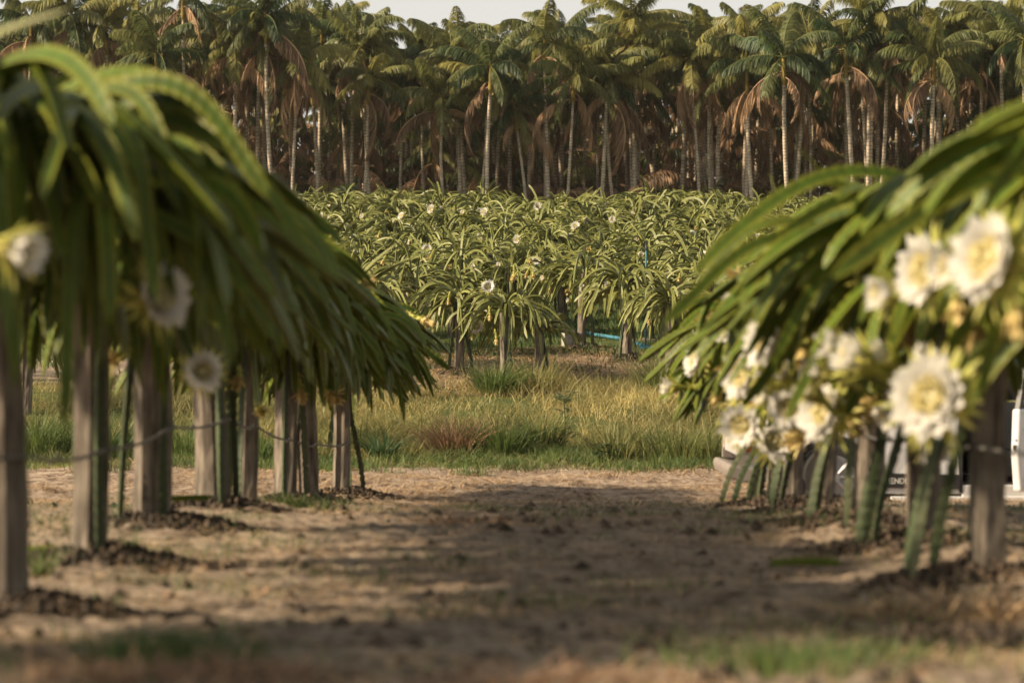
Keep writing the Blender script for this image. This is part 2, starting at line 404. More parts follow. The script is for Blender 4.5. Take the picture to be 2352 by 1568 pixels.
def crown_mesh(name, seed, n, H, R0, Lr, Lbr, step, material, zmin=.45, up=.5, sprout=.04, topr=.18, el=(10, 72), hangr=(58, 90), notch=.22, drop=0):
    rng = np.random.RandomState(seed); mb = MB(); paths = []
    for k in range(n):
        az = k * 2.39996 + rng.uniform(-.3, .3)
        ln = rng.uniform(*Lr)
        if k > n * .35 and rng.rand() < .62:
            pp = paths[rng.randint(0, max(1, int(n * .35)))]
            i = int(len(pp) * rng.uniform(.12, .55)); st = pp[i]
            az = math.atan2(st[1], st[0]) + rng.normal(0, .55)
            e0 = R(rng.uniform(-10, 60 if not drop else 28)); lb = rng.uniform(*Lbr) * .6; ln *= rng.uniform(.55, .95)
        else:
            r = rng.uniform(.02, topr)
            st = np.array([math.cos(az) * r, math.sin(az) * r, H + rng.uniform(-.06, .16)])
            e0 = R(rng.uniform(*el)); lb = rng.uniform(*Lbr)
        if rng.rand() < sprout:
            e0 = R(rng.uniform(35, 80)); lb = 2.2; ln = rng.uniform(.35, .7) * (Lr[1] / 1.5) * 1.2
        P = stem_path(st, az, e0, ln, lb, max(6, int(ln / step)), rng, zmin + rng.uniform(0, .35), hang=R(rng.uniform(*hangr) if rng.rand() > drop else rng.uniform(75, 88)))
        if drop and P[:, 2].max() > H + .24:
            P = stem_path(st, az, R(-6), ln, lb, max(6, int(ln / step)), rng, zmin + rng.uniform(0, .35), hang=R(rng.uniform(*hangr)))
        paths.append(P)
        add_stem(mb, P, R0 * rng.uniform(.8, 1.2), rng, .055, notch=notch)
    return mb.mesh(name, material, False)

def post_mesh(w_, H, seed):
    rng = np.random.RandomState(seed); mb = MB()
    n = 16; zs = np.linspace(-.25, H, n); S = 12
    base = np.abs(np.cos(np.linspace(0, 2 * np.pi, S, endpoint=False))) * 0
    a = np.linspace(0, 2 * np.pi, S, endpoint=False) + rng.uniform(0, 1)
    sq = 1 / np.maximum(np.abs(np.cos(a)), np.abs(np.sin(a))) ** .55
    prof = sq * (1 + rng.uniform(-.13, .10, S)) * w_ / 2
    prof[rng.randint(0, S)] *= .72
    lean = rng.uniform(-.03, .03, 2)
    P = np.stack([lean[0] * zs + .01 * np.sin(zs * 3), lean[1] * zs, zs], -1)
    rr = prof[None, :] * (1 + .035 * rng.normal(0, 1, (n, S))) * (1.06 - .08 * zs[:, None] / H)
    V = P[:, None, :] + rr[..., None] * np.stack([np.cos(a), np.sin(a), 0 * a], -1)[None]
    V = V.reshape(-1, 3); i = np.arange(n - 1)[:, None] * S; j = np.arange(S)[None, :]; k = (j + 1) % S
    Q = np.stack([i + j, i + k, i + S + k, i + S + j], -1).reshape(-1, 4)
    top = (n - 1) * S; V = np.vstack([V, P[-1] + [0, 0, .01]])
    mb.add(V, Q, [(n * S, top + q, top + (q + 1) % S) for q in range(S)])
    return mb.mesh('wooden_post', M['post'], False)

def climber_mesh(seed, H, w_, R0, off, step=.02, side=None):
    """a rooted stem leaning from the soil to the post and climbing it"""
    rng = np.random.RandomState(seed); mb = MB()
    a = side if side is not None else rng.uniform(0, 6.3)
    d0 = off; hz = rng.uniform(.42, .72) * H
    pts = [np.array([math.cos(a) * d0, math.sin(a) * d0, -.06])]
    r1 = w_ / 2 + R0 * .7
    pts += [np.array([math.cos(a) * (d0 * .75 + r1 * .25), math.sin(a) * (d0 * .75 + r1 * .25), hz * .35]),
            np.array([math.cos(a + .1) * r1 * 1.15, math.sin(a + .1) * r1 * 1.15, hz]),
            np.array([math.cos(a + .25) * r1, math.sin(a + .25) * r1, (hz + H) / 2]),
            np.array([math.cos(a + .3) * r1, math.sin(a + .3) * r1, H + .08])]
    pts = np.array(pts); t = np.linspace(0, len(pts) - 1, int(H / step))
    P = np.stack([np.interp(t, np.arange(len(pts)), pts[:, k]) for k in range(3)], -1)
    ker = np.ones(9) / 9
    for k in range(3):
        pad = np.pad(P[:, k], 4, mode='edge'); P[:, k] = np.convolve(pad, ker, 'valid')
    add_stem(mb, P, R0, rng, .06, fat=1.15, notch=.34, tintg=rng.choice([.1, .2, .3, .9]))
    return mb.mesh('climbing_stem', M['old_stem'], False)

# flowers ---------------------------------------------------------------
def strip(mb, base, d_out, axis, ang0, ang1, L, W, col, n=5, m=0, cup=.0, tip=1.0):
    """a petal: starts at base, leans ang from the axis towards d_out, ang0 at the foot to ang1 at the tip"""
    side = np.cross(axis, d_out); p = np.array(base, float); V = []
    for i in range(n):
        u = i / (n - 1); ang = ang0 + (ang1 - ang0) * u
        wv = W * (math.sin(math.pi * min(1, (.16 + .84 * u) ** 1.15)) ** .75) * .5 if u < 1 else W * .03
        dn = axis * math.cos(ang) + d_out * math.sin(ang)
        nn = np.cross(side, dn)
        V += [p - side * wv + nn * cup * wv, p + 0 * side, p + side * wv + nn * cup * wv]
        p = p + dn * (L / (n - 1))
    Q = []
    for i in range(n - 1):
        a = i * 3; Q += [(a, a + 1, a + 4, a + 3), (a + 1, a + 2, a + 5, a + 4)]
    c = np.tile(np.array(col, float), (len(V), 1))
    c[:3, 0] = .9; c[3:6, 0] = .5
    mb.add(V, Q, None, c, m)
Z3 = np.array([0, 0, 1.0])
def flower_parts(seed, kind):
    """returns {part: mesh}; the flower faces +Z, its mouth at the origin, the tube runs to -Z"""
    rng = np.random.RandomState(seed); out = {}
    pet, sep, sta, tub = MB(), MB(), MB(), MB()
    od = lambda a: np.array([math.cos(a), math.sin(a), 0])
    if kind == 'open':
        for wh, (cnt, a0, a1, L, W) in enumerate([(14, .65, 1.15, .150, .078), (13, .48, .95, .145, .074), (11, .38, .70, .125, .066)]):
            for k in range(cnt):
                a = k * 2 * math.pi / cnt + wh * .3 + rng.uniform(-.1, .1)
                strip(pet, od(a) * .030 + Z3 * -.01, od(a), Z3, a0 + rng.uniform(-.08, .08), a1 + rng.uniform(-.18, .18), L * rng.uniform(.9, 1.08), W, (0, rng.rand()), 6, cup=-.15)
        for k in range(22):
            a = k * 2 * math.pi / 22 + rng.uniform(-.12, .12)
            strip(sep, od(a) * .028 - Z3 * (.02 + .015 * rng.rand()), od(a), Z3, 1.0 + rng.uniform(-.15, .15), rng.uniform(1.4, 2.3), .175 * rng.uniform(.85, 1.1), .024, (0, rng.rand()), 6, cup=-.2)
        ln = 150; tube(sta, [(0, 0, .05), (0, 0, .035), (0, 0, -.02)], [.012, .045, .022], 10, (0, .7))
    elif kind == 'funnel':
        for wh, (cnt, a0, a1, L, W) in enumerate([(12, .30, .48, .135, .05), (11, .2, .33, .13, .05)]):
            for k in range(cnt):
                a = k * 2 * math.pi / cnt + wh * .3 + rng.uniform(-.1, .1)
                strip(pet, od(a) * .026 - Z3 * .02, od(a), Z3, a0 + rng.uniform(-.05, .05), a1 + rng.uniform(-.12, .12), L * rng.uniform(.9, 1.08), W, (0, rng.rand()), 6, cup=-.3)
        for k in range(20):
            a = k * 2 * math.pi / 20 + rng.uniform(-.12, .12)
            strip(sep, od(a) * .03 - Z3 * (.03 + .02 * rng.rand()), od(a), Z3, .42 + rng.uniform(-.1, .1), rng.uniform(.35, 1.5), .14 * rng.uniform(.8, 1.1), .020, (0, rng.rand()), 6, cup=-.2)
        ln = 40
    else:
        for k in range(12):
            a = k * 2 * math.pi / 12 + rng.uniform(-.1, .1)
            strip(pet, od(a) * .020, od(a), Z3, .12, rng.uniform(-.25, .12), .115 * rng.uniform(.8, 1.1), .034, (0, rng.rand()), 5, cup=-.4)
        for k in range(14):
            a = k * 2 * math.pi / 14 + rng.uniform(-.2, .2)
            strip(sep, od(a) * .022 - Z3 * .01, od(a), Z3, .4, rng.uniform(.2, 1.9), .10 * rng.uniform(.6, 1.1), .017, (0, rng.rand()), 5, cup=-.2)
        ln = 0
    for k in range(ln):
        a = rng.uniform(0, 6.3); r = rng.uniform(.2, 1) ** .6
        sp = .55 * r * (1 if kind == 'open' else .5)
        p0 = od(a) * .030 * r - Z3 * .01; L = rng.uniform(.065, .095)
        p1 = p0 + (Z3 * math.cos(sp) + od(a) * math.sin(sp)) * L
        tube(sta, [p0, (p0 + p1) / 2, p1 * .99, p1 + Z3 * .006], [.002, .0018, .0042, .003], 4, (0, rng.rand()))
    if ln: tube(sta, [(0, 0, -.02), (0, 0, .08), (0, 0, .10)], [.004, .004, .007], 6, (0, 1))
    # tube with green scales, bending back a little
    zz = np.linspace(0, 1, 9); P = np.stack([.035 * zz ** 2, 0 * zz, -.01 - .20 * zz], -1)
    tube(tub, P, np.array([.033, .029, .022, .018, .016, .016, .018, .023, .016]) * (1 if kind != 'shut' else .75), 8, (0, .35))
    for k in range(16):
        a = k * 2.4; u = .12 + .8 * k / 16; b = np.array([.035 * u * u, 0, -.2 * u])
        strip(tub, b + od(a) * .016, od(a), Z3, .5, 1.1, .05 * rng.uniform(.7, 1.2), .016, (0, rng.rand() * .6), 4, cup=-.2)
    out['petals'] = pet.mesh('petals', M['petal'] if kind != 'shut' else M['wilted'], True)
    out['sepals'] = sep.mesh('sepals', M['sepal'] if kind != 'shut' else M['wilted'], True)
    if ln: out['stamens'] = sta.mesh('stamens', M['stamen'], True)
    out['tube'] = tub.mesh('flower_tube', M['sepal'], True)
    return out
FL = {k: [flower_parts(s * 7 + i, k) for s in range(3)] for i, k in enumerate(('open', 'funnel', 'shut'))}
def joined(parts, name, keys):
    bm = bmesh.new(); mats = []
    for k in keys:
        if k not in parts: continue
        st = len(bm.faces); bm.from_mesh(parts[k]); bm.faces.ensure_lookup_table()
        for f in bm.faces[st:]: f.material_index = len(mats)
        mats.append(parts[k].materials[0])
    me = bpy.data.meshes.new(name); bm.to_mesh(me); bm.free()
    for m_ in mats: me.materials.append(m_)
    return me
FLJ = {k: [joined(p, 'flower', ('petals', 'sepals', 'stamens', 'tube')) for p in v] for k, v in FL.items()}
FN = {'open': 'flower', 'funnel': 'flower', 'shut': 'wilted_flower'}
def put_flower(plant, kind, world, face, size, rng, whole=False):
    """size : overall width in metres of an open flower (0.27)"""
    q = Vector(face).normalized().to_track_quat('Z', 'Y') @ Quaternion((0, 0, 1), rng.uniform(0, 6.28))
    s = size / .265
    inv = plant.matrix_basis.inverted()
    Mw = Matrix.Translation(world) @ q.to_matrix().to_4x4() @ Matrix.Scale(s, 4)
    v = rng.randrange(3)
    if whole:
        o = obj(FN[kind], FLJ[kind][v], plant); o.matrix_basis = inv @ Mw; return o
    parts = FL[kind][v]
    o = obj(FN[kind], parts['petals'], plant); o.matrix_basis = inv @ Mw
    for k in ('sepals', 'stamens', 'tube'):
        if k in parts: obj(k if k != 'tube' else 'flower_tube', parts[k], o)
    return o

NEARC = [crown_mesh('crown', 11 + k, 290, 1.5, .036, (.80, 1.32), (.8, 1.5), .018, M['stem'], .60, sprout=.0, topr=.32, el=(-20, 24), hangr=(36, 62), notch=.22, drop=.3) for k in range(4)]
NP, NPL = [], []
side_names = {'l': LEFT, 'r': RIGHT}
lab_l = ['dragon fruit plant outside the left edge of the view, its stem tips reaching in',
 'large dark dragon fruit plant arching high over the leftmost edge post',
 'dragon fruit plant with a big white bloom, over the second post of the left row',
 'dragon fruit plant whose climbing stems wrap the dark tied post of the left row',
 'dragon fruit plant with a yellow-centred bloom low beside the widest left post',
 'dark dragon fruit plant over the narrow post just past the widest left post',
 'dragon fruit plant over the third post from the path end of the left row',
 'dragon fruit plant over the last but one post of the left row by the path',
 'dragon fruit plant at the path end of the left row, stems drooping to the right']
lab_r = ['dragon fruit plant outside the right edge of the view, yellow topped stems arching in',
 'dragon fruit plant with the biggest white blooms at the right edge',
 'dragon fruit plant with wide open white blooms, second from the right edge',
 'dragon fruit plant crowded with half open white and yellow blooms in the right row',
 'dragon fruit plant with open blooms in front of the white pickup rear wheel',
 'dragon fruit plant thick with yellow wilted blooms near the right row end',
 'end plant of the right row, stems reaching left over the grass']
plab_l = ['grey post outside the left edge of the view', 'grey wooden post cut by the left edge of the picture', 'tall thick grey wooden post, second from the left edge',
 'dark post wrapped in stems with a pale tie, third from the left edge', 'widest smooth grey post in the middle of the left row',
 'narrow dark post right of the widest grey post', 'rough dark split post, third from the path end of the left row',
 'plain grey post, last but one of the left row', 'slim weathered post at the path end of the left row']
plab_r = ['grey post outside the right edge of the view', 'tall wooden post at the right edge with a ragged climbing stem', 'thick cracked post left of the right edge post, in front of the pickup door',
 'grey post just right of the pickup rear wheel arch', 'weathered post in front of the pickup rear wheel', 'post beside a pale leaning bare stem in the right row',
 'slim end post of the right row, in front of the pickup tail lamp']
HT = {}
def near_plants(rows, key, labs, plabs):
    plants = []
    for i, (x, y, w_) in enumerate(rows):
        z = float(ground_z(x, y)); rng = random.Random(100 * (key == 'r') + i)
        sc = ((.7, .90), (.90, 1.15), (.82, 1.13), (.80, 1.10), (.82, 1.12), (.82, 1.10), (.8, 1.08), (.78, 1.06), (.76, 1.03))[i] if key == 'l' else ((.92, 1.02), (.90, 1.0), (.86, .94), (.80, .90), (.76, .86), (.70, .82), (.66, .80))[i]
        H = 1.5 * sc[1]; HT[(key, i)] = H
        p = obj('wooden_post', post_mesh(w_, H, 31 * i + (key == 'r')), None, (x, y, z))
        p.rotation_euler = (rng.uniform(-.035, .035), rng.uniform(-.045, .045), rng.uniform(0, 1.5))
        tag(p, plabs[i], 'post', 'wooden posts of the two near rows')
        pl = empty('dragon_fruit_plant', (x, y, z), 0.0); pl['top'] = H
        tag(pl, labs[i], 'cactus plant', 'dragon fruit plants of the %s near row' % ('left' if key == 'l' else 'right'))
        o = obj('crown', NEARC[(i * 3 + (key == 'r')) % 4], pl); o.scale = (sc[0] * (-1 if (i // 2) % 2 else 1), max(sc[0], .95) * (1.28 if key == 'l' else 1.12) * (-1 if (i // 3) % 2 else 1), sc[1])
        ns = 3 if key == 'r' else (0 if i < 2 else 2)
        for k in range(ns):
            off = rng.uniform(.2, .45) if key == 'r' else rng.uniform(.14, .3)
            a = rng.uniform(2.2, 4.6) - pl.rotation_euler.z if key == 'r' else rng.uniform(0, 6.28)
            if k == 0 and key == 'r': a = math.pi * 1.08 - pl.rotation_euler.z; off = .36
            obj('climbing_stem', climber_mesh(900 + i * 7 + k + 50 * (key == 'r'), H, w_, rng.uniform(.028, .036), off, side=a), pl)
        plants.append(pl)
    return plants
PL = near_plants(LEFT, 'l', lab_l, plab_l)
PR = near_plants(RIGHT, 'r', lab_r, plab_r)

# flowers of the near rows: (px, py, distance, kind, width, face)
rngf = random.Random(3)
FR_ = [(2300, 600, 9.7, 'open', .29, (-.85, -.75, .15)), (2150, 625, 11.2, 'open', .27, (-.85, -.7, .05)), (2055, 668, 11.6, 'funnel', .26, (-.95, -.3, -.1)),
 (1790, 640, 13.6, 'funnel', .26, (-.8, -.3, .6)), (1868, 625, 14.2, 'funnel', .22, (-.5, -.2, .8)), (1722, 752, 15.5, 'funnel', .24, (-.6, -.3, .7)),
 (1640, 775, 18.3, 'funnel', .26, (-.9, -.4, .3)), (1785, 782, 13.2, 'open', .27, (-.85, -.6, .15)), (1722, 862, 14.8, 'open', .25, (-.7, -.75, 0)),
 (1985, 835, 11.6, 'funnel', .30, (-.85, -.25, .45)), (1895, 860, 12.6, 'funnel', .24, (-.9, -.3, .2)), (1912, 945, 12.4, 'open', .25, (-.75, -.7, .05)),
 (2155, 915, 9.6, 'open', .26, (-.4, -1, .05)), (1550, 888, 18.9, 'funnel', .21, (-1, -.2, .1)), (1710, 975, 15.6, 'open', .22, (-.1, -1, -.15)),
 (1772, 1020, 15.0, 'open', .19, (.6, -.8, .1)), (1815, 926, 14.2, 'open', .20, (.1, -.8, -.5)), (2135, 1000, 11.0, 'funnel', .25, (.25, -.3, -.9)),
 (2115, 850, 11.6, 'funnel', .22, (.3, -.4, .8)), (1760, 840, 14.6, 'open', .19, (.2, -.9, .4)),
 (1805, 870, 14.3, 'funnel', .2, (-.5, -.4, .7)), (1970, 618, 13.4, 'funnel', .2, (-.2, -.5, .8)), (1680, 690, 16.8, 'funnel', .18, (-.6, -.3, .7)),
 (1630, 745, 17.5, 'shut', .24, (-.7, -.3, .4)), (1660, 830, 17.0, 'shut', .24, (-.6, -.5, -.3)), (1745, 915, 15.2, 'shut', .25, (-.6, -.6, .1)),
 (1690, 925, 16.2, 'shut', .25, (-.5, -.6, -.5)), (1850, 1000, 13.0, 'shut', .27, (-.8, -.4, -.2)), (1850, 800, 13.2, 'shut', .25, (-.3, -.6, -.6)),
 (1960, 700, 12.6, 'shut', .26, (-.2, -.7, -.6)), (2085, 745, 11.4, 'shut', .26, (-.1, -.5, -.9)), (1680, 870, 17.0, 'shut', .22, (-.8, -.5, 0)),
 (1705, 905, 15.9, 'shut', .22, (-.2, -.9, .2)), (1780, 960, 15.0, 'shut', .22, (.3, -.7, -.3)), (1830, 860, 13.6, 'shut', .22, (.5, -.7, .2)),
 (1940, 960, 12.2, 'shut', .27, (.4, -.7, -.6)), (1990, 920, 12.0, 'shut', .24, (.3, -.6, -.7)), (1700, 800, 16.4, 'shut', .24, (-.7, -.4, .3)),
 (1650, 905, 17.6, 'shut', .2, (-.4, -.5, -.7)), (2020, 760, 12.3, 'shut', .22, (-.3, -.5, -.8)), (1700, 640, 16.2, 'shut', .22, (-.6, -.4, .3)), (1610, 830, 18.2, 'open', .2, (-.9, -.4, .1)), (2240, 760, 10.6, 'shut', .24, (-.2, -.4, -.8)), (1690, 780, 16.4, 'funnel', .22, (-.9, -.2, .3)), (1740, 700, 15.2, 'funnel', .2, (-.8, -.2, .5)), (1830, 760, 13.4, 'funnel', .2, (-.9, -.3, .2)), (1870, 905, 12.8, 'funnel', .22, (-.8, -.3, .5)), (1770, 905, 14.6, 'funnel', .2, (-.9, -.3, .1)), (1930, 800, 12.2, 'funnel', .24, (-.9, -.2, .3)), (2060, 930, 11.2, 'funnel', .22, (-.6, -.3, -.6)), (1660, 790, 17.6, 'open', .19, (-.8, -.6, .2)), (1700, 850, 16.2, 'funnel', .2, (-.9, -.2, -.1)), (2040, 830, 11.4, 'funnel', .22, (-.9, -.2, .5)), (2210, 620, 10.4, 'funnel', .26, (-.9, -.3, .1)),
 (2200, 700, 10.9, 'shut', .25, (.1, -.4, -.9)), (2330, 720, 10.0, 'shut', .25, (.1, -.4, -.9))]
FLL = [(352, 683, 10.7, 'open', .23, (.75, -.6, .15)), (462, 855, 12.9, 'open', .17, (.35, -.95, .1)), (18, 570, 8.9, 'funnel', .25, (.8, -.4, -.2)),
 (600, 945, 17.4, 'shut', .18, (.2, -.9, 0)), (545, 870, 16.0, 'shut', .2, (0, -.8, -.5)), (262, 820, 12.0, 'shut', .2, (-.4, -.7, -.3)),
 (760, 905, 21.6, 'shut', .3, (.5, -.7, -.4)), (745, 780, 20.8, 'shut', .25, (.2, -.6, -.7)), (660, 690, 18.6, 'shut', .22, (.6, -.7, .2)),
 (835, 650, 20.4, 'shut', .25, (.8, -.5, .1)), (690, 900, 19.4, 'shut', .22, (.2, -.7, -.7)), (972, 735, 22.3, 'shut', .25, (.8, -.5, -.3))]
bpy.context.view_layer.update(); dg = bpy.context.evaluated_depsgraph_get()
for lst, plants in ((FR_, PR), (FLL, PL)):
    for px, py, d, kind, wd, face in lst:
        dv = (PX(px, py, 1.0) - cam.location).normalized()
        hits = []
        rad = (.55 * wd / d * FPX) if kind != 'shut' else 4
        for ox, oy in ((0, 0), (1, 0), (-1, 0), (0, 1), (0, -1), (.7, .7), (-.7, .7), (.7, -.7), (-.7, -.7), (.5, 0), (-.5, 0), (0, .5), (0, -.5)):
            hit, hp, hn, hi, ho, hm = scene.ray_cast(dg, cam.location, (PX(px + ox * rad, py + oy * rad, 1.0) - cam.location).normalized())
            if hit and hp.y < d + .4 and ho.name.startswith('crown'): hits.append((hp.y, ho))
        if hits:
            hy, ho = min(hits, key=lambda h: h[0])
            if lst is FLL and kind != 'shut': hy -= .22
            d2 = max(hy, d - 2.2) - (.14 if kind != 'shut' else .06); pl = ho.original.parent if ho.parent else None
        else: d2 = d; pl = None
        if pl is None or pl not in plants: pl = min(plants, key=lambda o: abs(o.location.y - d2))
        wd = 1.25 * wd * d2 / d; p = PX(px, py, d2)
        if lst is FR_ and kind == 'open': face = (face[0] - .45, face[1], face[2] + .12)
        put_flower(pl, kind, p, face, wd, rngf)
        # the stem that carries it, reaching back and up into the crown
        fv = Vector(face).normalized(); b = p - fv * .21 * wd / .27
        c0 = Vector((pl.location.x, pl.location.y, pl.location.z + pl['top'] - .05)); e = b + (c0 - b).normalized() * min(.75, (c0 - b).length)
        mid_ = (b + e) / 2 + Vector((0, 0, .10)) + Vector(((b.x - c0.x) * .12, (b.y - c0.y) * .12, 0))
        t = np.linspace(0, 1, 26)[:, None]; A = [np.array(v - pl.location) / pl.scale.x for v in (b - fv * .0, mid_, e)]
        P = (1 - t) ** 2 * A[0] + 2 * t * (1 - t) * A[1] + t * t * A[2]
        mb = MB(); add_stem(mb, P, .036, np.random.RandomState(int(px)), .05, notch=.15)
        o = obj('flowering_stem', mb.mesh('flowering_stem', M['stem'], False), pl); o.rotation_euler.z = -pl.rotation_euler.z

SPR = [(1975, 470, 13.9, 1820, 328, 13.4, PR, 3), (1808, 520, 16.0, 1765, 392, 15.8, PR, 4), (1735, 720, 17.4, 1655, 520, 17.2, PR, 5), (775, 515, 19.0, 862, 442, 18.7, PL, 6),
       (845, 610, 21.0, 912, 560, 20.8, PL, 7), (850, 620, 21.0, 968, 588, 20.7, PL, 8), (-120, 120, 7.1, 160, 22, 6.9, PL, 0)]
for x0_, y0_, d0_, x1_, y1_, d1_, pls, k in SPR:
    pl = pls[k]; a_, b_ = PX(x0_, y0_, d0_), PX(x1_, y1_, d1_); c_ = a_ + (Vector((pl.location.x, pl.location.y, pl.location.z + pl['top'] - .2)) - a_) * .45
    t = np.linspace(0, 1, 34)[:, None]; m_ = a_ + Vector((0, 0, .02)); A = [np.array(v - pl.location) / pl.scale.x for v in (c_, m_, b_)]
    P = (1 - t) ** 2 * A[0] + 2 * t * (1 - t) * A[1] + t * t * A[2]
    mb = MB(); rs_ = np.random.RandomState(k); add_stem(mb, P, .030, rs_, .05, notch=.12, tintg=.9, taper=1)
    o = obj('young_stem', mb.mesh('young_stem', M['stem_field'], False), pl); o.rotation_euler.z = -pl.rotation_euler.z

# wires ---------------------------------------------------------------------
def wire(rows, side, label):
    mb = MB(); pts = []; rng = np.random.RandomState(3)
    for i, (x, y, w_) in enumerate(rows):
        h = .52 + rng.uniform(-.06, .04)
        z = float(ground_z(x, y)); pts.append((x + side * (w_ / 2 + .012), y - .02, z + h))
    P = []
    for a, b in zip(pts[:-1], pts[1:]):
        for t in np.linspace(0, 1, 10, endpoint=False):
            P.append((a[0] + (b[0] - a[0]) * t, a[1] + (b[1] - a[1]) * t, a[2] + (b[2] - a[2]) * t - .03 * math.sin(math.pi * t)))
    P.append(pts[-1]); tube(mb, P, .009, 6)
    for k in range(3, len(P) - 1, 5):
        p = np.array(P[k]); tube(mb, [p + (-.02, 0, -.015), p, p + (.02, .01, .02)], .008, 5)
    o = obj('wire', mb.mesh('wire', M['wire'], True)); tag(o, label, 'wire')
wire(LEFT, 1, 'dark wire strung low from post to post along the left row')
wire(RIGHT, -1, 'dark knotted wire strung low along the right row, in front of the pickup')

# soil heaps at the feet of the near posts
def mound(x, y, rx, ry, h, seed, label, grp):
    rx *= .8; ry *= .8; h *= .7
    rng = np.random.RandomState(seed); mb = MB(); z = float(ground_z(x, y)); n = 26
    for k in range(1100):
        a = rng.uniform(0, 6.3); r = rng.uniform(0, 1) ** .6 * (1 + .25 * math.sin(a * 3 + seed))
        px, py = x + math.cos(a) * r * rx, y + math.sin(a) * r * ry
        zz = float(ground_z(px, py)) + h * (1 - r * r) * rng.uniform(.2, 1) - .01
        s = .008 + .030 * rng.rand() ** 2
        V = rng.normal(0, 1, (6, 3)); 
        V = np.array([(1, 0, 0), (-1, 0, 0), (0, 1, 0), (0, -1, 0), (0, 0, 1), (0, 0, -1)]) * s * rng.uniform(.6, 1.2, (6, 1)) + [px - x, py - y, zz - z]
        T = [(0, 2, 4), (2, 1, 4), (1, 3, 4), (3, 0, 4), (2, 0, 5), (1, 2, 5), (3, 1, 5), (0, 3, 5)]
        mb.add(V, None, T, (0, rng.rand() ** 2))
    o = obj('soil_heap', mb.mesh('soil_heap', M['soil'], False), None, (x, y, z)); tag(o, label, 'soil heap', grp)
heapl = [('low dark soil heap round the second post of the left row', LEFT[2], .6, .5), ('black soil heap round the dark tied post of the left row', LEFT[3], .75, .6),
 ('dark soil heap round the widest left post', LEFT[4], .6, .5), ('dark soil patch round the rough split post of the left row', LEFT[6], .6, .45),
 ('soil heap round the last but one post of the left row', LEFT[7], .5, .4), ('dark soil heap under the end post of the left row', LEFT[8], .55, .4),
 ('dark soil heap at the very left edge round the cut off post', LEFT[1], .6, .5), ('dark soil heap at the path end of the right row', RIGHT[6], .7, .5),
 ('dark soil heap round the post beside the pale leaning stem', RIGHT[5], .7, .5), ('dark soil heap round the post before the pickup wheel', RIGHT[4], .75, .6),
 ('soil heap round the post right of the wheel arch', RIGHT[3], .7, .55), ('soil heap under the thick cracked post by the right edge', RIGHT[2], .6, .5),
 ('soil heap under the right edge post', RIGHT[1], .6, .5)]
for i, (lb, (x, y, w_), rx, ry) in enumerate(heapl): mound(x + (.1 if x < 0 else -.15), y, rx, ry, .07, 40 + i, lb, 'soil heaps at the feet of the near rows')

# ------------------------------------------------------------------ the field behind
FH = 1.0
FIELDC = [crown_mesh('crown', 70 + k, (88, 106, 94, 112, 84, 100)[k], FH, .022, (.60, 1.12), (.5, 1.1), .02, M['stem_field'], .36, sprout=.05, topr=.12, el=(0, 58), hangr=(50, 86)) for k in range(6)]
SPARSE = crown_mesh('crown', 99, 28, .84, .033, (.6, 1.1), (.7, 1.3), .026, M['stem_field'], .28, sprout=.02, topr=.2, el=(-5, 45))
FPOST = [post_mesh(.125, FH + .05, 300 + k) for k in range(3)]
FCLIMB = [climber_mesh(400 + k, FH, .15, .034, .2, .03) for k in range(4)]
flab = ['small dragon fruit plant on the leftmost post of the gap, dark soil at its foot', 'dragon fruit plant with wilted blooms, second post of the gap, its foot in tall grass',
 'sparse dragon fruit plant draped over the flat ring in the middle', 'dragon fruit plant on a post with concrete stub, behind the pale blue pipe',
 'round dragon fruit plant like a mop with a soil heap at its foot', 'dragon fruit plant beside the upright blue pipe', 'dragon fruit plant on a slim post right of the upright blue pipe',
 'dragon fruit plant half hidden behind the stem tips of the right row end', 'dragon fruit plant half hidden behind the stem tips of the left row end', 'dragon fruit plant just behind the canopy of the left row end']
def fpost_things(x, y, s, i, lbl, grp, hidden=False, climbs=2, crown=None, rng=None):
    z = float(ground_z(x, y))
    pl = empty('dragon_fruit_plant', (x, y, z), rng.uniform(0, 6.28), s)
    pl.rotation_euler.x = rng.uniform(-.05, .05); pl.rotation_euler.y = rng.uniform(-.05, .05)
    tag(pl, lbl, 'cactus plant', grp)
    obj('crown', crown or rng.choice(FIELDC), pl)
    for k in range(climbs):
        o = obj('climbing_stem', rng.choice(FCLIMB), pl); o.rotation_euler.z = rng.uniform(0, 6.28)
    return pl, z
rg = random.Random(12)
postlab = ['slim split wooden post over a soil heap, leftmost in the gap', 'dark wooden post second in the gap, foot hidden by tall grass', 'reddish wooden post carrying the flat ring',
  'grey post with a square concrete stub behind the blue pipe', 'reddish post under the round mop of stems', 'brown post beside the upright blue pipe', 'slim post right of the blue pipe with climbing stems',
  'post behind the tips of the right row end', 'post behind the tips of the left row end', 'post behind the canopy of the left row end']
FIELDP = []
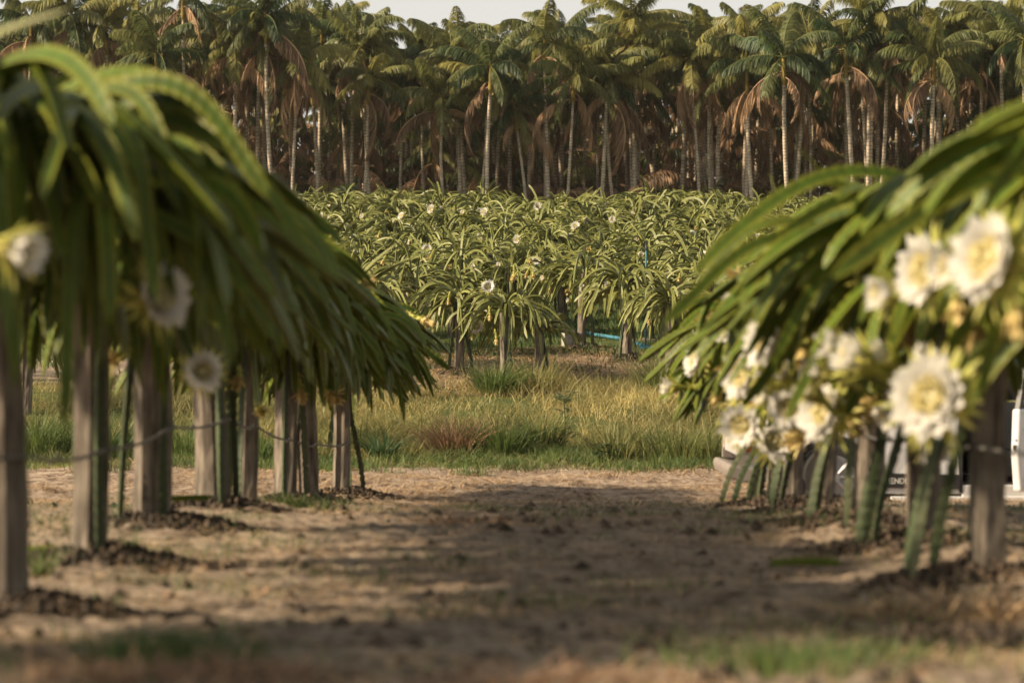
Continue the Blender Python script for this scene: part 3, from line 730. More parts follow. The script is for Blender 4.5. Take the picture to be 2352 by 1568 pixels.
for i, (x, y, s) in enumerate(FR):
    pl, z = fpost_things(x, y, s * 1.0, i, flab[i], 'dragon fruit plants along the near edge of the field', crown=SPARSE if i == 2 else FIELDC[(i * 5 + 1) % 6], rng=rg)
    p = obj('wooden_post', FPOST[i % 3], None, (x, y, z)); p.scale = (1, 1, s * (1.0 if i != 2 else .93)); p.rotation_euler.z = rg.uniform(0, 1.5)
    tag(p, postlab[i], 'post', 'wooden posts along the near edge of the field')
    FIELDP.append(pl)
    if i == 2:
        mb = MB(); a = np.linspace(0, 2 * np.pi, 25); ring = np.stack([.22 * np.cos(a), .20 * np.sin(a), 0 * a], -1)
        tube(mb, ring, .03, 8, cap=False); box(mb, -.24, .24, -.03, .03, -.06, -.02, m=1); box(mb, -.03, .03, -.22, .22, -.065, -.025, m=1)
        o = obj('tyre_ring', mb.mesh('tyre_ring', [M['rubber'], M['post']], False), p, (0, 0, (FH + .0)))
    if i in (0, 3, 4): mound(x, y - .12, .42, .4, .07, 80 + i, ['dark soil heap under the leftmost post in the gap', '', '', 'dark soil heap beside the concrete stub', 'dark soil heap under the round mop of stems'][i], 'soil heaps in the field')
x, y, s = FR[3]
mb = MB(); box(mb, -.09, .09, -.09, .09, -.1, .26)
o = obj('concrete_stub', mb.mesh('concrete_stub', M['concrete']), None, (x - .22, y - .05, float(ground_z(x - .22, y)))); o.rotation_euler.z = .3
tag(o, 'square grey concrete stub standing against a field post', 'concrete stub')

# plants on the left behind the near row and the rows of the field
gl = {0: 'dragon fruit plant in the nearer sunlit rows of the field', 1: 'dragon fruit plant in the packed middle rows of the field', 2: 'dragon fruit plant in the far rows below the palms'}
yrow = [40.7, 43.0, 45.3, 47.6, 49.9, 52.3, 54.7, 57.1, 59.6, 62.1, 64.7, 67.3, 69.8, 72]
for ri, y0 in enumerate(yrow):
    sp = 1.03 + .022 * ri
    x0, x1 = -.14 * y0 - .8, .15 * y0 + .8
    x = x0 + rg.uniform(0, .8)
    while x < x1:
        yy = y0 + rg.uniform(-.5, .5) + .35 * math.sin(x * .7); px = 1176 + x / yy * FPX
        keep = not (ri == 0 and 960 < px < 1640)
        if ri == 1 and 1370 < px < 1500: keep = False
        if keep and rg.random() < .97:
            k = 0 if ri < 3 else (1 if ri < 9 else 2)
            pl, z = fpost_things(x, yy, rg.uniform(.84, 1.08) * (1 + .015 * ri), ri, gl[k], 'dragon fruit plants filling the field', climbs=2 if ri < 3 else 0, rng=rg)
            if ri < 3:
                p = obj('wooden_post', rg.choice(FPOST), None, (x, yy, z)); tag(p, 'wooden post under the stems in the nearer rows of the field', 'post', 'wooden posts inside the field')
            r = rg.random(); nfl = 0 if r < .3 else (1 if r < .62 else (2 if r < .85 else 4))
            for q in range(nfl):
                a = rg.uniform(math.pi * .9, math.pi * 1.9); rr = rg.uniform(.5, .8); hz = z + rg.uniform(.75, 1.25)
                kind = rg.choice(['open', 'open', 'funnel', 'shut', 'shut'])
                put_flower(pl, kind, Vector((x + math.cos(a) * rr, yy + math.sin(a) * rr, hz)), (math.cos(a) - .3, math.sin(a) - .3, rg.uniform(-.3, .5)), rg.uniform(.18, .23), rg, whole=True)
        x += sp * rg.uniform(.82, 1.25)
# flowers on the front plants
for px, py, kind, k, face, s in [(1120, 660, 'open', 1, (.1, -1, .3), .2), (1108, 715, 'open', 0, (-.3, -1, 0), .2), (1095, 748, 'open', 0, (-.1, -1, -.1), .22), (938, 683, 'open', 8, (-.8, -.5, 0), .18),
    (1340, 665, 'open', 3, (.3, -1, 0), .17), (1310, 690, 'funnel', 3, (-.9, -.3, .1), .17), (1455, 700, 'open', 4, (.8, -.6, 0), .2), (1400, 652, 'funnel', 4, (-.9, -.4, .1), .18),
    (1250, 640, 'funnel', 3, (-.7, -.6, .2), .18), (1262, 665, 'shut', 3, (-.3, -.3, -.9), .2), (1125, 725, 'shut', 1, (0, -.3, -1), .2), (1140, 780, 'shut', 1, (0, -.3, -1), .22), (1085, 770, 'shut', 0, (0, -.3, -1), .2),
    (1500, 690, 'shut', 5, (-.2, -.5, -.8), .2), (1495, 735, 'shut', 6, (-.5, -.3, -.6), .2), (1580, 705, 'shut', 6, (.2, -.4, -.8), .2), (1600, 690, 'open', 7, (.3, -.8, .3), .22), (1590, 715, 'open', 7, (-.1, -.8, -.1), .2),
    (985, 700, 'open', 8, (-.6, -.7, .2), .18), (970, 735, 'shut', 8, (.3, -.6, -.6), .22), (1030, 690, 'shut', 0, (0, -.4, -.8), .2), (1180, 630, 'shut', 1, (-.1, -.4, -.9), .2), (1225, 632, 'shut', 3, (.1, -.4, -.9), .2), (1210, 628, 'shut', 3, (-.3, -.4, -.9), .2)]:
    pl = FIELDP[k]; d = pl.location.y - .5
    put_flower(pl, kind, PX(px, py, d), face, s, rg, whole=True)
# blooms seen among the rows of the field, each on the crown of its own plant
bpy.context.view_layer.update(); dg = bpy.context.evaluated_depsgraph_get()
for px, py, kind, s in [(835, 498, 'funnel', .24), (925, 498, 'open', .2), (906, 508, 'funnel', .2), (985, 473, 'funnel', .24), (993, 482, 'open', .22), (1018, 478, 'funnel', .22), (1040, 482, 'shut', .24),
    (1065, 490, 'funnel', .22), (1085, 487, 'funnel', .22), (1103, 489, 'open', .24), (1114, 488, 'open', .2), (1322, 521, 'open', .2), (1190, 551, 'open', .2), (1458, 491, 'funnel', .22), (1466, 548, 'funnel', .26), (1236, 475, 'open', .22),
    (822, 577, 'funnel', .24), (1733, 626, 'funnel', .22), (1729, 657, 'open', .22), (1375, 505, 'shut', .24), (880, 600, 'shut', .22), (990, 590, 'shut', .22), (1180, 637, 'shut', .22), (1205, 640, 'shut', .22), (1550, 560, 'shut', .22),
    (1395, 470, 'funnel', .2), (1300, 470, 'shut', .2), (1150, 610, 'funnel', .2), (1060, 605, 'shut', .2), (1600, 520, 'shut', .22), (1640, 600, 'open', .2), (1560, 640, 'shut', .2), (760, 470, 'funnel', .22), (870, 540, 'shut', .2)]:
    dv = (PX(px, py, 1.0) - cam.location).normalized(); hit, hp, hn, hi, ho, hm = scene.ray_cast(dg, cam.location, dv)
    if not hit or hp.y < 35 or hp.y > 76: continue
    pls = [o for o in bpy.data.objects if o.name.startswith('dragon_fruit_plant') and abs(o.location.y - hp.y) < 1.6]
    if not pls: continue
    pl = min(pls, key=lambda o: (o.location.x - hp.x) ** 2 + (o.location.y - hp.y) ** 2)
    o = put_flower(pl, kind, hp - dv * .12, (rg.uniform(-.9, -.2), -.8, rg.uniform(-.1, .5)) if kind != 'shut' else (rg.uniform(-.6, .2), -.6, -.6), s, rg, whole=True)
# left side : plants standing on the grass bank seen between the left posts
for i, (px, d) in enumerate([(61, 33.0), (793, 30.0), (330, 35.0), (-60, 36)]):
    x = (px - 1176) / FPX * d
    pl, z = fpost_things(x, d, 1.08, i, ['small dragon fruit plant on the grass bank, seen left of the second left post', 'dragon fruit plant on the bank behind the end of the left row', 'small dragon fruit plant on the bank behind the tied left post', 'dragon fruit plant on the bank outside the left edge'][i], None, rng=rg)
    p = obj('wooden_post', FPOST[i % 3], None, (x, d, z)); tag(p, ['thin pale post on the grass bank at the far left', 'pale post just behind the end of the left row', 'post on the bank behind the tied left post', 'post on the bank outside the left edge'][i], 'post')

# blue irrigation pipes ------------------------------------------------------
mb = MB(); b0 = PX(1483, 770, 40.3); zt = PX(1481, 575, 40.3)
zb = float(ground_z(b0.x, b0.y))
o = empty('irrigation_riser', (b0.x, b0.y, zb)); tag(o, 'upright thin blue pipe with sprinkler head in the field', 'water pipe')
Hh = zt.z - zb
tube(mb, [(0, 0, .0), (0, 0, Hh * .5), (.01, 0, Hh)], .016, 8); obj('riser_pipe', mb.mesh('riser_pipe', M['pipe'], True), o)
mb = MB(); tube(mb, [(-.10, 0, .035), (.05, -.05, .035), (.20, -.12, .03)], .042, 10); obj('elbow_pipe', mb.mesh('elbow_pipe', M['pipe'], False), o)
mb = MB(); tube(mb, [(.01, 0, Hh), (.01, 0, Hh + .04), (.01, 0, Hh + .09), (.01, 0, Hh + .14)], [.026, .03, .016, .02], 8); obj('sprinkler_head', mb.mesh('sprinkler_head', M['black'], False), o)
mb = MB(); P = []
for t in np.linspace(0, 1, 12):
    px = 1342 + t * 150; py = 737 + t * 34; d = 43.0 - t * 2.5
    x = (px - 1176) / FPX * d; P.append((x, d, float(ground_z(x, d)) + .06 - .05 * t))
tube(mb, P, .032, 8); o = obj('water_pipe', mb.mesh('water_pipe', M['pipe'], True)); tag(o, 'pale blue pipe lying in the green grass between field posts', 'water pipe')

# ------------------------------------------------------------------ palms
def frond(mb, az, el0, L, droop, rng, dens=58, ll=.62, m=0, g=(0, 1), hang=.6, org=(0, 0, 0), wid=.040):
    n = 15; P = np.zeros((n, 3)); P[0] = org; da = rng.uniform(-.18, .18); u = np.linspace(0, 1, n)
    E = el0 - droop * u ** 1.25
    for i in range(1, n):
        a = az + da * u[i]
        P[i] = P[i - 1] + np.array([math.cos(a) * math.cos(E[i]), math.sin(a) * math.cos(E[i]), math.sin(E[i])]) * L / (n - 1)
    tube(mb, P, np.linspace(.028, .006, n), 4, (0, .8 * g[1]), m, cap=False)
    T, N, B = frames(P)
    gg = rng.uniform(g[0], g[1])
    k = dens; uu = np.linspace(.12, 1.0, k)
    V = []; Q = []; col = []; c0 = 0
    idx = uu * (n - 1); i0 = np.minimum(idx.astype(int), n - 2); f = (idx - i0)[:, None]
    pos = P[i0] * (1 - f) + P[i0 + 1] * f; tan = T[i0] * (1 - f) + T[i0 + 1] * f
    up = np.array([0, 0, 1.0])
    sidev = np.cross(tan, up); nrm = np.linalg.norm(sidev, axis=1)[:, None]
    sidev = np.where(nrm > .15, sidev / np.maximum(nrm, 1e-6), np.array([math.sin(az), -math.cos(az), 0]))
    prof = ll * (np.sin(np.pi * np.clip(.10 + .82 * uu, 0, 1)) ** .55)
    for sg in (-1, 1):
        h = hang + rng.uniform(-.15, .15, k)
        d1 = sidev * sg * (1 - h)[:, None] + tan * .55 + up * (-.25 - .55 * h)[:, None] + rng.normal(0, .07, (k, 3))
        d1 /= np.linalg.norm(d1, axis=1)[:, None]
        d2 = d1 * .5 + up * -1.0 * (.35 + .75 * h)[:, None]; d2 /= np.linalg.norm(d2, axis=1)[:, None]
        ln = prof * rng.uniform(.8, 1.12, k)
        wdir = tan * .9 + rng.normal(0, .25, (k, 3)); wdir /= np.linalg.norm(wdir, axis=1)[:, None]
        w_ = wid * rng.uniform(.8, 1.2, k)[:, None] * .5
        a0, b0 = pos - wdir * w_ * .6, pos + wdir * w_ * .6
        mid = pos + d1 * (ln * .45)[:, None]; a1, b1 = mid - wdir * w_, mid + wdir * w_
        tip = mid + d2 * (ln * .55)[:, None]; a2, b2 = tip - wdir * w_ * .15, tip + wdir * w_ * .15
        VV = np.stack([a0, b0, a1, b1, a2, b2], 1).reshape(-1, 3)
        o = np.arange(k)[:, None] * 6
        QQ = np.concatenate([o + [0, 1, 3, 2], o + [2, 3, 5, 4]])
        gc = np.clip(gg + rng.normal(0, .1, k), 0, 1)
        mb.add(VV, QQ, None, np.stack([np.zeros(k * 6), np.repeat(gc, 6)], -1), m)
def palm_crown(seed, nf, L=2.0, els=(80, -30), g=(0, .9)):
    rng = np.random.RandomState(seed); mb = MB()
    for k in range(nf):
        t = k / (nf - 1); el = els[0] + (els[1] - els[0]) * t ** 1.1 + rng.uniform(-7, 7)
        frond(mb, k * 2.39996 + rng.uniform(-.3, .3), R(el), L * rng.uniform(.8, 1.12), R(52 + 50 * rng.rand()) * (1 - .25 * t), rng, 84, .56, g=(g[0], g[1]), hang=.25 + .4 * rng.rand())
    tube(mb, [(0, 0, 0), (.01, 0, .6), (.03, .02, 1.15 * rng.uniform(.7, 1))], [.03, .02, .006], 5, (0, .9))
    return mb.mesh('crown', M['frond'], True)
CROWNS = [palm_crown(500 + k, (12, 14, 11, 13, 10, 15, 12)[k], g=((0, .6), (.1, .8), (0, .5), (.25, .95), (.1, .8), (0, .7), (.4, 1))[k]) for k in range(7)]
def dead(seed, L=1.9):
    rng = np.random.RandomState(seed); mb = MB()
    frond(mb, 0, R(rng.uniform(-5, 30)), L * rng.uniform(.85, 1.15), R(rng.uniform(75, 105)), rng, 54, .50, g=(.0, 1), hang=.8, wid=.05)
    return mb.mesh('dead_frond', M['dead_frond'], True)
DEAD = [dead(600 + k) for k in range(6)]
def spike_mesh(seed):
    rng = np.random.RandomState(seed); mb = MB()
    for k in range(90):
        d = rng.normal(0, 1, 3); d[2] = abs(d[2]) * .9 - .35; d /= np.linalg.norm(d); L = rng.uniform(.28, .5)
        tube(mb, [d * .03, d * L * .6, d * L - np.array([0, 0, .05])], [.006, .005, .003], 3, (0, rng.rand()), cap=False)
    return mb.mesh('flower_spike', M['spike'])
SPIKE = [spike_mesh(1), spike_mesh(2)]
def trunk_mesh(seed, H, r):
    rng = np.random.RandomState(seed); mb = MB(); z = np.linspace(-.4, H, 22)
    b = rng.uniform(-.12, .12, 2)
    P = np.stack([b[0] * np.sin(z / H * 3), b[1] * np.sin(z / H * 2.4), z], -1)
    rad = r * (1.25 - .25 * np.clip(z / 1.0, 0, 1)) * (1 - .28 * z / H) * (1 + .02 * rng.normal(0, 1, 22))
    tube(mb, P, rad, 9, cap=False)
    return mb.mesh('trunk', M['trunk'], True), P[-1]
TR = [trunk_mesh(700 + k, 6.0, (.078, .066, .072, .060, .082)[k]) for k in range(5)]
def shaft_mesh():
    mb = MB(); tube(mb, [(0, 0, -.05), (0, 0, .1), (.01, 0, .5), (.01, 0, .85), (0, 0, 1.0)], [.062, .085, .070, .05, .035], 8)
    return mb.mesh('crownshaft', M['shaft'], True)
SHAFT = shaft_mesh()
def palm(x, y, H, lean, rng, label, group, ndead, crown=None, spikes=0, cs=1.0, top_green=True):
    z = float(gz(x, y)); root = empty('palm_tree', (x, y, z)); tag(root, label, 'palm tree', group)
    ti = rng.randrange(5); me, tip = TR[ti]; s = H / 6.0
    t = obj('trunk', me, root); rz = rng.uniform(0, 6.28); t.rotation_euler.z = rz; t.scale = (1, 1, s)
    root.rotation_euler = (lean[1], lean[0], 0)
    tp = Vector((tip[0] * math.cos(rz) - tip[1] * math.sin(rz), tip[0] * math.sin(rz) + tip[1] * math.cos(rz), H))
    if top_green:
        o = obj('crownshaft', SHAFT, root); o.location = tp - Vector((0, 0, .15)); o.rotation_euler.z = rz
        c = obj('crown', CROWNS[rng.randrange(7) if crown is None else crown], root); c.location = tp + Vector((0, 0, .72)); c.rotation_euler.z = rng.uniform(0, 6.28)
        k = cs * rng.uniform(.9, 1.1); c.scale = (k, k, k)
    for q in range(ndead):
        o = obj('dead_frond', rng.choice(DEAD), root); o.location = tp + Vector((0, 0, rng.uniform(-.1, .35))); o.rotation_euler = (rng.uniform(-.35, .35), rng.uniform(-.1, .5), rng.uniform(0, 6.28))
        k = rng.uniform(.7, 1.3); o.scale = (k, k, k * rng.uniform(.9, 1.25))
    for q in range(spikes):
        o = obj('flower_spike', SPIKE[q % 2], root); o.location = tp + Vector((rng.uniform(-.1, .1), -.1, -.25 - .8 * q)); o.rotation_euler.x = .2 if q == 0 else 2.6
    return root
rp = random.Random(8)
# front palms : (px foot, px crown, py crown, dead, label)
FP = [(436, 424, -20, 3, 'very tall yellow necked palm whose trunk rises out of the picture top on the left'),
 (398, 372, 150, 6, 'palm with brown hanging fronds and the left one of two thin yellow necked trunks'), (392, 366, 120, 5, 'palm with a curved pale trunk behind the brown fronds at left'),
 (542, 540, 95, 4, 'palm with a straight grey trunk left of the leaning pale pair'), (628, 603, 70, 5, 'left palm of the pale pair that leans together, brown skirt of fronds'),
 (634, 612, 30, 3, 'right palm of the pale pair that leans together'), (668, 688, 145, 5, 'palm with a pale trunk leaning right and silver brown dead fronds'),
 (855, 836, 105, 1, 'wide green palm with outspread arching fronds left of the middle'), (1030, 1018, 220, 2, 'low green palm with dark drooping fronds, left one of the middle pair'),
 (1058, 1040, 130, 2, 'palm with a thick pale trunk just left of the middle'), (1090, 1112, 195, 1, 'palm whose trunk leans right under a dark wide crown'),
 (1120, 1126, 150, 1, 'palm with dark crown directly left of the leaning middle trunks'), (1216, 1190, 235, 2, 'thin palm leaning left in the middle with small crown'),
 (1262, 1250, 90, 2, 'tall palm with a long straight pale trunk in the middle'), (1298, 1312, 170, 3, 'palm leaning right with brown fronds hanging below a green crown'),
 (1418, 1392, 185, 1, 'palm leaning left with a thin trunk right of the middle'), (1455, 1450, 40, 3, 'twin trunk palm, left trunk, tallest crown right of the middle'),
 (1460, 1461, 100, 3, 'twin trunk palm, right trunk, with pale flower spike'), (1636, 1630, 115, 4, 'palm with a slim straight trunk and brown fronds alone at right centre'),
 (1610, 1590, 130, 2, 'palm with a shaded trunk beside the slim straight palm'), (1735, 1722, 160, 3, 'palm over the brown curtain of dead fronds right of centre'),
 (1815, 1800, 130, 3, 'palm with a pale trunk leaning left before the bright gap'), (1822, 1850, 100, 2, 'palm with a ringed trunk right beside the bright gap'),
 (1965, 1942, 110, 3, 'palm with a pale curved trunk left of the clump of trunks'), (1990, 1995, 60, 2, 'thickest trunk of the clump at right'),
 (2000, 2008, 40, 2, 'middle trunk of the clump at right, highest crown'), (2014, 2035, 90, 2, 'rightmost trunk of the clump, leaning right'),
 (2138, 2148, 130, 2, 'palm with thin yellow trunk near the right edge'), (2163, 2160, 70, 2, 'palm with straight pale trunk near the right edge'),
 (2262, 2255, 120, 2, 'palm with pale trunk third from the right edge'), (2312, 2300, 60, 2, 'tall palm second from the right edge'), (2345, 2350, 90, 2, 'palm at the right edge'),
 (250, 245, 60, 3, 'green palm above the left arching stems'), (150, 160, 40, 2, 'pale hazy palm near the left edge'), (60, 70, 50, 2, 'hazy palm crown at the left edge'), (330, 320, 50, 3, 'palm with a pale drooping frond at left')]
for i, (pf, pc, yc, nd, lb) in enumerate(FP):
    d = 77 + rp.uniform(0, 5); x = (pf - 1176) / FPX * d; z = float(gz(x, d))
    top = EYE + (800 - yc) / FPX * d - .75; H = top - z
    lean = math.atan2((pc - pf) / FPX * d, H)
    palm(x, d, H, (lean, rp.uniform(-.02, .02)), rp, lb, None, nd + 2, spikes=1 if i == 17 else 0, cs=1.0)
# the dried flower spike palm
d = 79; x = (508 - 1176) / FPX * d; z = float(gz(x, d)); palm(x, d, EYE + (800 - 240) / FPX * d - z, (0, 0), rp, 'bare stemmed palm ending in two bristly pale bursts, no green crown', None, 0, spikes=2, top_green=False)
n = 0; k = 0
pts = []
while n < 250 and k < 9000:
    k += 1
    y = 80 + 26 * rp.random() ** .8; x = rp.uniform(-.235 * y - 2, .235 * y + 2); px = 1176 + x / y * FPX
    if any((x - a) ** 2 + (y - b) ** 2 < 1.0 for a, b in pts): continue
    if (1870 < px < 1940 or 2040 < px < 2110 or 690 < px < 730) and rp.random() < .80: continue
    pts.append((x, y)); n += 1
    topy = rp.uniform(70, 185) if rp.random() < .72 else rp.uniform(150, 330)
    topy += max(0, 30 * math.sin(px / 140.0))
    z = float(gz(x, y)); H = EYE + (800 - topy) / FPX * y - .75 - z
    far = y > 93
    palm(x, y, H, (rp.uniform(-.05, .05), rp.uniform(-.03, .03)), rp, 'slim palm at the back of the grove, only crown and thin trunk showing' if far else 'palm inside the grove behind the pale front trunks',
         'palms deep in the grove', rp.choice([4, 5, 6, 7, 8]) if px < 720 or rp.random() < .4 else rp.choice([2, 3, 4]), cs=rp.uniform(.8, 1.05))
# low young palms and brush under the grove : one mass
mb = MB(); rq = np.random.RandomState(4)
for k in range(760):
    y = rq.uniform(80, 116); x = rq.uniform(-.235 * y - 2, .235 * y + 2); px = 1176 + x / y * FPX
    if (1860 < px < 1945 or 2040 < px < 2120 or 685 < px < 735) and rq.rand() < .9: continue
    if y < 87 and rq.rand() < .6: continue
    z = float(gz(x, y)); nf = rq.randint(4, 8); g0 = rq.uniform(0, .6); m_ = 1 if rq.rand() < .5 else 0
    for q in range(nf):
        frond(mb, rq.uniform(0, 6.3), R(rq.uniform(35, 85)), rq.uniform(1.2, 2.6), R(rq.uniform(50, 110)), rq, 24, .6, m_, (g0, g0 + .3), .5, (x, y, z + rq.uniform(0, 3.4) * (.3 if y < 86 else 1)), .07)
o = obj('undergrowth', mb.mesh('undergrowth', [M['frond'], M['dead_frond']], True)); tag(o, 'dark mass of young palm fronds and brush under the palms', 'undergrowth', kind='stuff')
# the rest of the grove, too deep and dense to tell the palms apart
mb = MB(); rq = np.random.RandomState(14)
for k in range(300):
    y = rq.uniform(86, 118); x = rq.uniform(-.235 * y - 2, .235 * y + 2); px = 1176 + x / y * FPX
    if (1870 < px < 1940 or 2050 < px < 2110 or 690 < px < 730) and rq.rand() < .75: continue
    z = float(gz(x, y)); H = rq.uniform(4.5, 7.5); lx, ly = rq.normal(0, .25, 2)
    tube(mb, [(x, y, z - .3), (x + lx * .4, y + ly * .4, z + H * .5), (x + lx, y + ly, z + H)], [.085, .07, .05], 6, (0, .5), 2, cap=False)
    for q in range(rq.randint(2, 5)): frond(mb, rq.uniform(0, 6.3), R(rq.uniform(-10, 50)), rq.uniform(1.5, 2.2), R(rq.uniform(70, 110)), rq, 30, .6, 1 if rq.rand() < .6 else 0, (.1, .9), .7, (x + lx, y + ly, z + H * rq.uniform(.6, 1)), .07)
o = obj('palm_grove', mb.mesh('palm_grove', [M['frond'], M['dead_frond'], M['trunk']], True)); tag(o, 'dense depth of the palm grove, thin trunks and hanging fronds beyond counting', 'palm grove', kind='stuff')
# distant low wood seen through the gaps
mb = MB()
for k in range(9000):
    y = rq.uniform(125, 150); x = rq.uniform(-40, 40); z = float(gz(x, y)); h = 3.4 + 1.2 * math.sin(x * .35) + .6 * math.sin(x * 1.3)
    c = np.array([x, y, z + h * rq.rand() ** .7]); V = c + rq.normal(0, .22, (4, 3)); mb.add(V, [(0, 1, 2, 3)], None, (0, rq.rand()))
o = obj('far_woods', mb.mesh('far_woods', M['green_grass'])); tag(o, 'far low wood showing through gaps between trunks', 'woods', kind='stuff')

# ------------------------------------------------------------------ grass and litter
def blades(name, xs, ys, hs, ws, g, material, label, cat, lean=.35, seed=0, kind='stuff', origin=None, dirs=None, z=None, curve=.5):
    rng = np.random.RandomState(seed); n = len(xs); zs = ground_z(xs, ys) if z is None else z
    a = rng.uniform(0, 6.28, n) if dirs is None else dirs; le = np.abs(rng.normal(lean, lean * .5, n))
    dx, dy = np.cos(a) * le, np.sin(a) * le; b = rng.uniform(0, 6.28, n)
    wx, wy = np.cos(b) * ws / 2, np.sin(b) * ws / 2
    P = []
    for t, wf, bend in ((-.05, 1, 0), (.5, .85, .25), (1.0, .08, 1.0)):
        cx = xs + dx * hs * (t * (1 - curve) + bend * curve) * (t > 0); cy = ys + dy * hs * (t * (1 - curve) + bend * curve) * (t > 0)
        cz = zs + hs * t * (1 - .22 * np.clip(le, 0, 2) * t)
        P += [np.stack([cx - wx * wf, cy - wy * wf, cz], -1), np.stack([cx + wx * wf, cy + wy * wf, cz], -1)]
    V = np.stack(P, 1).reshape(-1, 3)
    if origin is not None: V = V - np.array(origin)
    o6 = np.arange(n)[:, None] * 6; Q = np.concatenate([o6 + [0, 1, 3, 2], o6 + [2, 3, 5, 4]])
    mb = MB(); mb.add(V, Q, None, np.stack([np.zeros(n * 6), np.repeat(g, 6)], -1))
    o = obj(name, mb.mesh(name, material, True), None, origin); tag(o, label, cat, kind=kind)
    return o
rn = np.random.RandomState(21)
def lump(x, y, s=1.0, p=0): return (np.sin(x * 1.1 * s + y * .7 * s + p) + np.sin(x * 2.7 * s - y * 1.9 * s + 1.3 * p) + np.sin(x * 5.1 * s + y * 3.7 * s + 2 * p)) / 3
# meadow on the bank
n = 150000; y = 28.1 + 8.9 * rn.rand(n) ** .95; x = rn.uniform(-.235, .235, n) * y * 1.12
lu = lump(x, y); keep = rn.rand(n) < np.clip(.55 + 1.0 * lu, .03, 1) * np.clip((37.0 - y) / 2.2, .06, 1); x, y, lu = x[keep], y[keep], lu[keep]; n = len(x)
h = (.07 + .14 * np.clip((y - 28.3) / 2.0, 0, 1) * np.clip((37.2 - y) / 3.2, .3, 1)) * rn.uniform(.4, 1.6, n) * (1 + .95 * lump(x, y, 1.0, 2))
blades('meadow_grass', x, y, h, rn.uniform(.006, .013, n), np.clip(.62 + .42 * lump(x, y, .7, 4) + rn.normal(0, .2, n) - .45 * (y < 29.3), 0, 1), M['grass'], 'tall tan and green meadow grass on the bank beyond the path', 'grass', .95, 1)
# short green grass of the verge and the field
n = 40000; y = 27.4 + 2.2 * rn.rand(n) ** .8; x = rn.uniform(-.24, .24, n) * y * 1.1; y = y + .35 * np.sin(x * 1.7 + 1) + .22 * np.sin(x * 4.3); keep = rn.rand(n) < np.clip(.35 + 1.5 * lump(x, y, 1.2, 7) - .25 * (x > 1) , .02, 1); x, y = x[keep], y[keep]; n = len(x)
blades('verge_grass', x, y, rn.uniform(.04, .19, n), rn.uniform(.006, .012, n), np.clip(.75 + rn.normal(0, .3, n), 0, 1), M['green_grass'], 'short bright grass along the far side of the path', 'grass', .5, 2)
n = 120000; y = 37.2 + 22 * rn.rand(n) ** 1.6; x = rn.uniform(-.235, .235, n) * y * 1.08
keep = rn.rand(n) < np.clip(.55 + .8 * lump(x, y, .5, 3), .05, 1) * np.where(y < 39.3, .22, 1); x, y = x[keep], y[keep]; n = len(x)
blades('field_grass', x, y, rn.uniform(.05, .17, n), rn.uniform(.010, .02, n), np.clip(.35 + rn.normal(0, .25, n), 0, 1), M['green_grass'], 'green grass between the posts of the field', 'grass', .5, 3)
# sparse growth in the aisle
n = 44000; y = 5.3 + 16.5 * rn.rand(n) ** .8; x = rn.uniform(-1, 1, n) * np.minimum(4.4, .24 * y + .6)
l2 = lump(x, y, 1.3, 5); keep = rn.rand(n) < np.clip(-.15 + 1.3 * l2 + .35 * (np.abs(x) > 1.4), .012, .85); x, y = x[keep], y[keep]; n = len(x)
blades('aisle_grass', x, y, rn.uniform(.025, .10, n), rn.uniform(.003, .007, n), np.clip(.45 + rn.normal(0, .3, n), 0, 1), M['green_grass'], 'sparse short grass in the aisle between the near rows', 'grass', .7, 4)
def patch(name, cx, cy, rx, ry, n, h, w_, g, m, label, cat, seed, kind='stuff', lean=.5):
    r = np.random.RandomState(seed); a = r.uniform(0, 6.28, n); q = np.sqrt(r.rand(n)); xs = cx + np.cos(a) * q * rx; ys = cy + np.sin(a) * q * ry
    return blades(name, xs, ys, h * r.uniform(.45, 1.2, n) * (1.1 - .5 * q), w_ * r.uniform(.7, 1.3, n), np.clip(g + r.normal(0, .2, n), 0, 1), m, label, cat, lean, seed, kind, (cx, cy, float(ground_z(cx, cy))) if kind != 'stuff' else None)
# straw and litter lying on the ground
def litter(name, n, yr, m, label, cat, seed, size=(.03, .14), wd=(.002, .005), dens=None, xs=None):
    r = np.random.RandomState(seed); y = yr[0] + (yr[1] - yr[0]) * r.rand(n); x = r.uniform(-1, 1, n) * np.minimum(5, .24 * y + .6)
    if dens is not None: k = r.rand(n) < dens(x, y); x, y = x[k], y[k]; n = len(x)
    a = r.uniform(0, 6.28, n); L = r.uniform(*size, n) / 2; W = r.uniform(*wd, n) / 2; z = ground_z(x, y) + .006 + r.uniform(0, .02, n); dz = r.uniform(-.35, .35, n) * L
    c, s = np.cos(a), np.sin(a)
    mid = r.uniform(0, .5, n) * L * .4
    P = [np.stack([x - c * L - s * W, y - s * L + c * W, z - dz], -1), np.stack([x - c * L + s * W, y - s * L - c * W, z - dz], -1),
         np.stack([x - s * W, y + c * W, z + mid], -1), np.stack([x + s * W, y - c * W, z + mid], -1),
         np.stack([x + c * L - s * W, y + s * L + c * W, z + dz], -1), np.stack([x + c * L + s * W, y + s * L - c * W, z + dz], -1)]
    V = np.stack(P, 1).reshape(-1, 3); o6 = np.arange(n)[:, None] * 6; Q = np.concatenate([o6 + [0, 1, 3, 2], o6 + [2, 3, 5, 4]])
    mb = MB(); mb.add(V, Q, None, np.stack([np.zeros(n * 6), np.repeat(r.rand(n), 6)], -1))
    tag(obj(name, mb.mesh(name, m, True)), label, cat, kind='stuff')
litter('straw_litter', 110000, (5.2, 29), M['straw'], 'dry straw lying over the dirt of aisle and path', 'straw', 5, dens=lambda x, y: np.clip(.35 + .9 * lump(x, y, 1.6, 9), .04, 1))
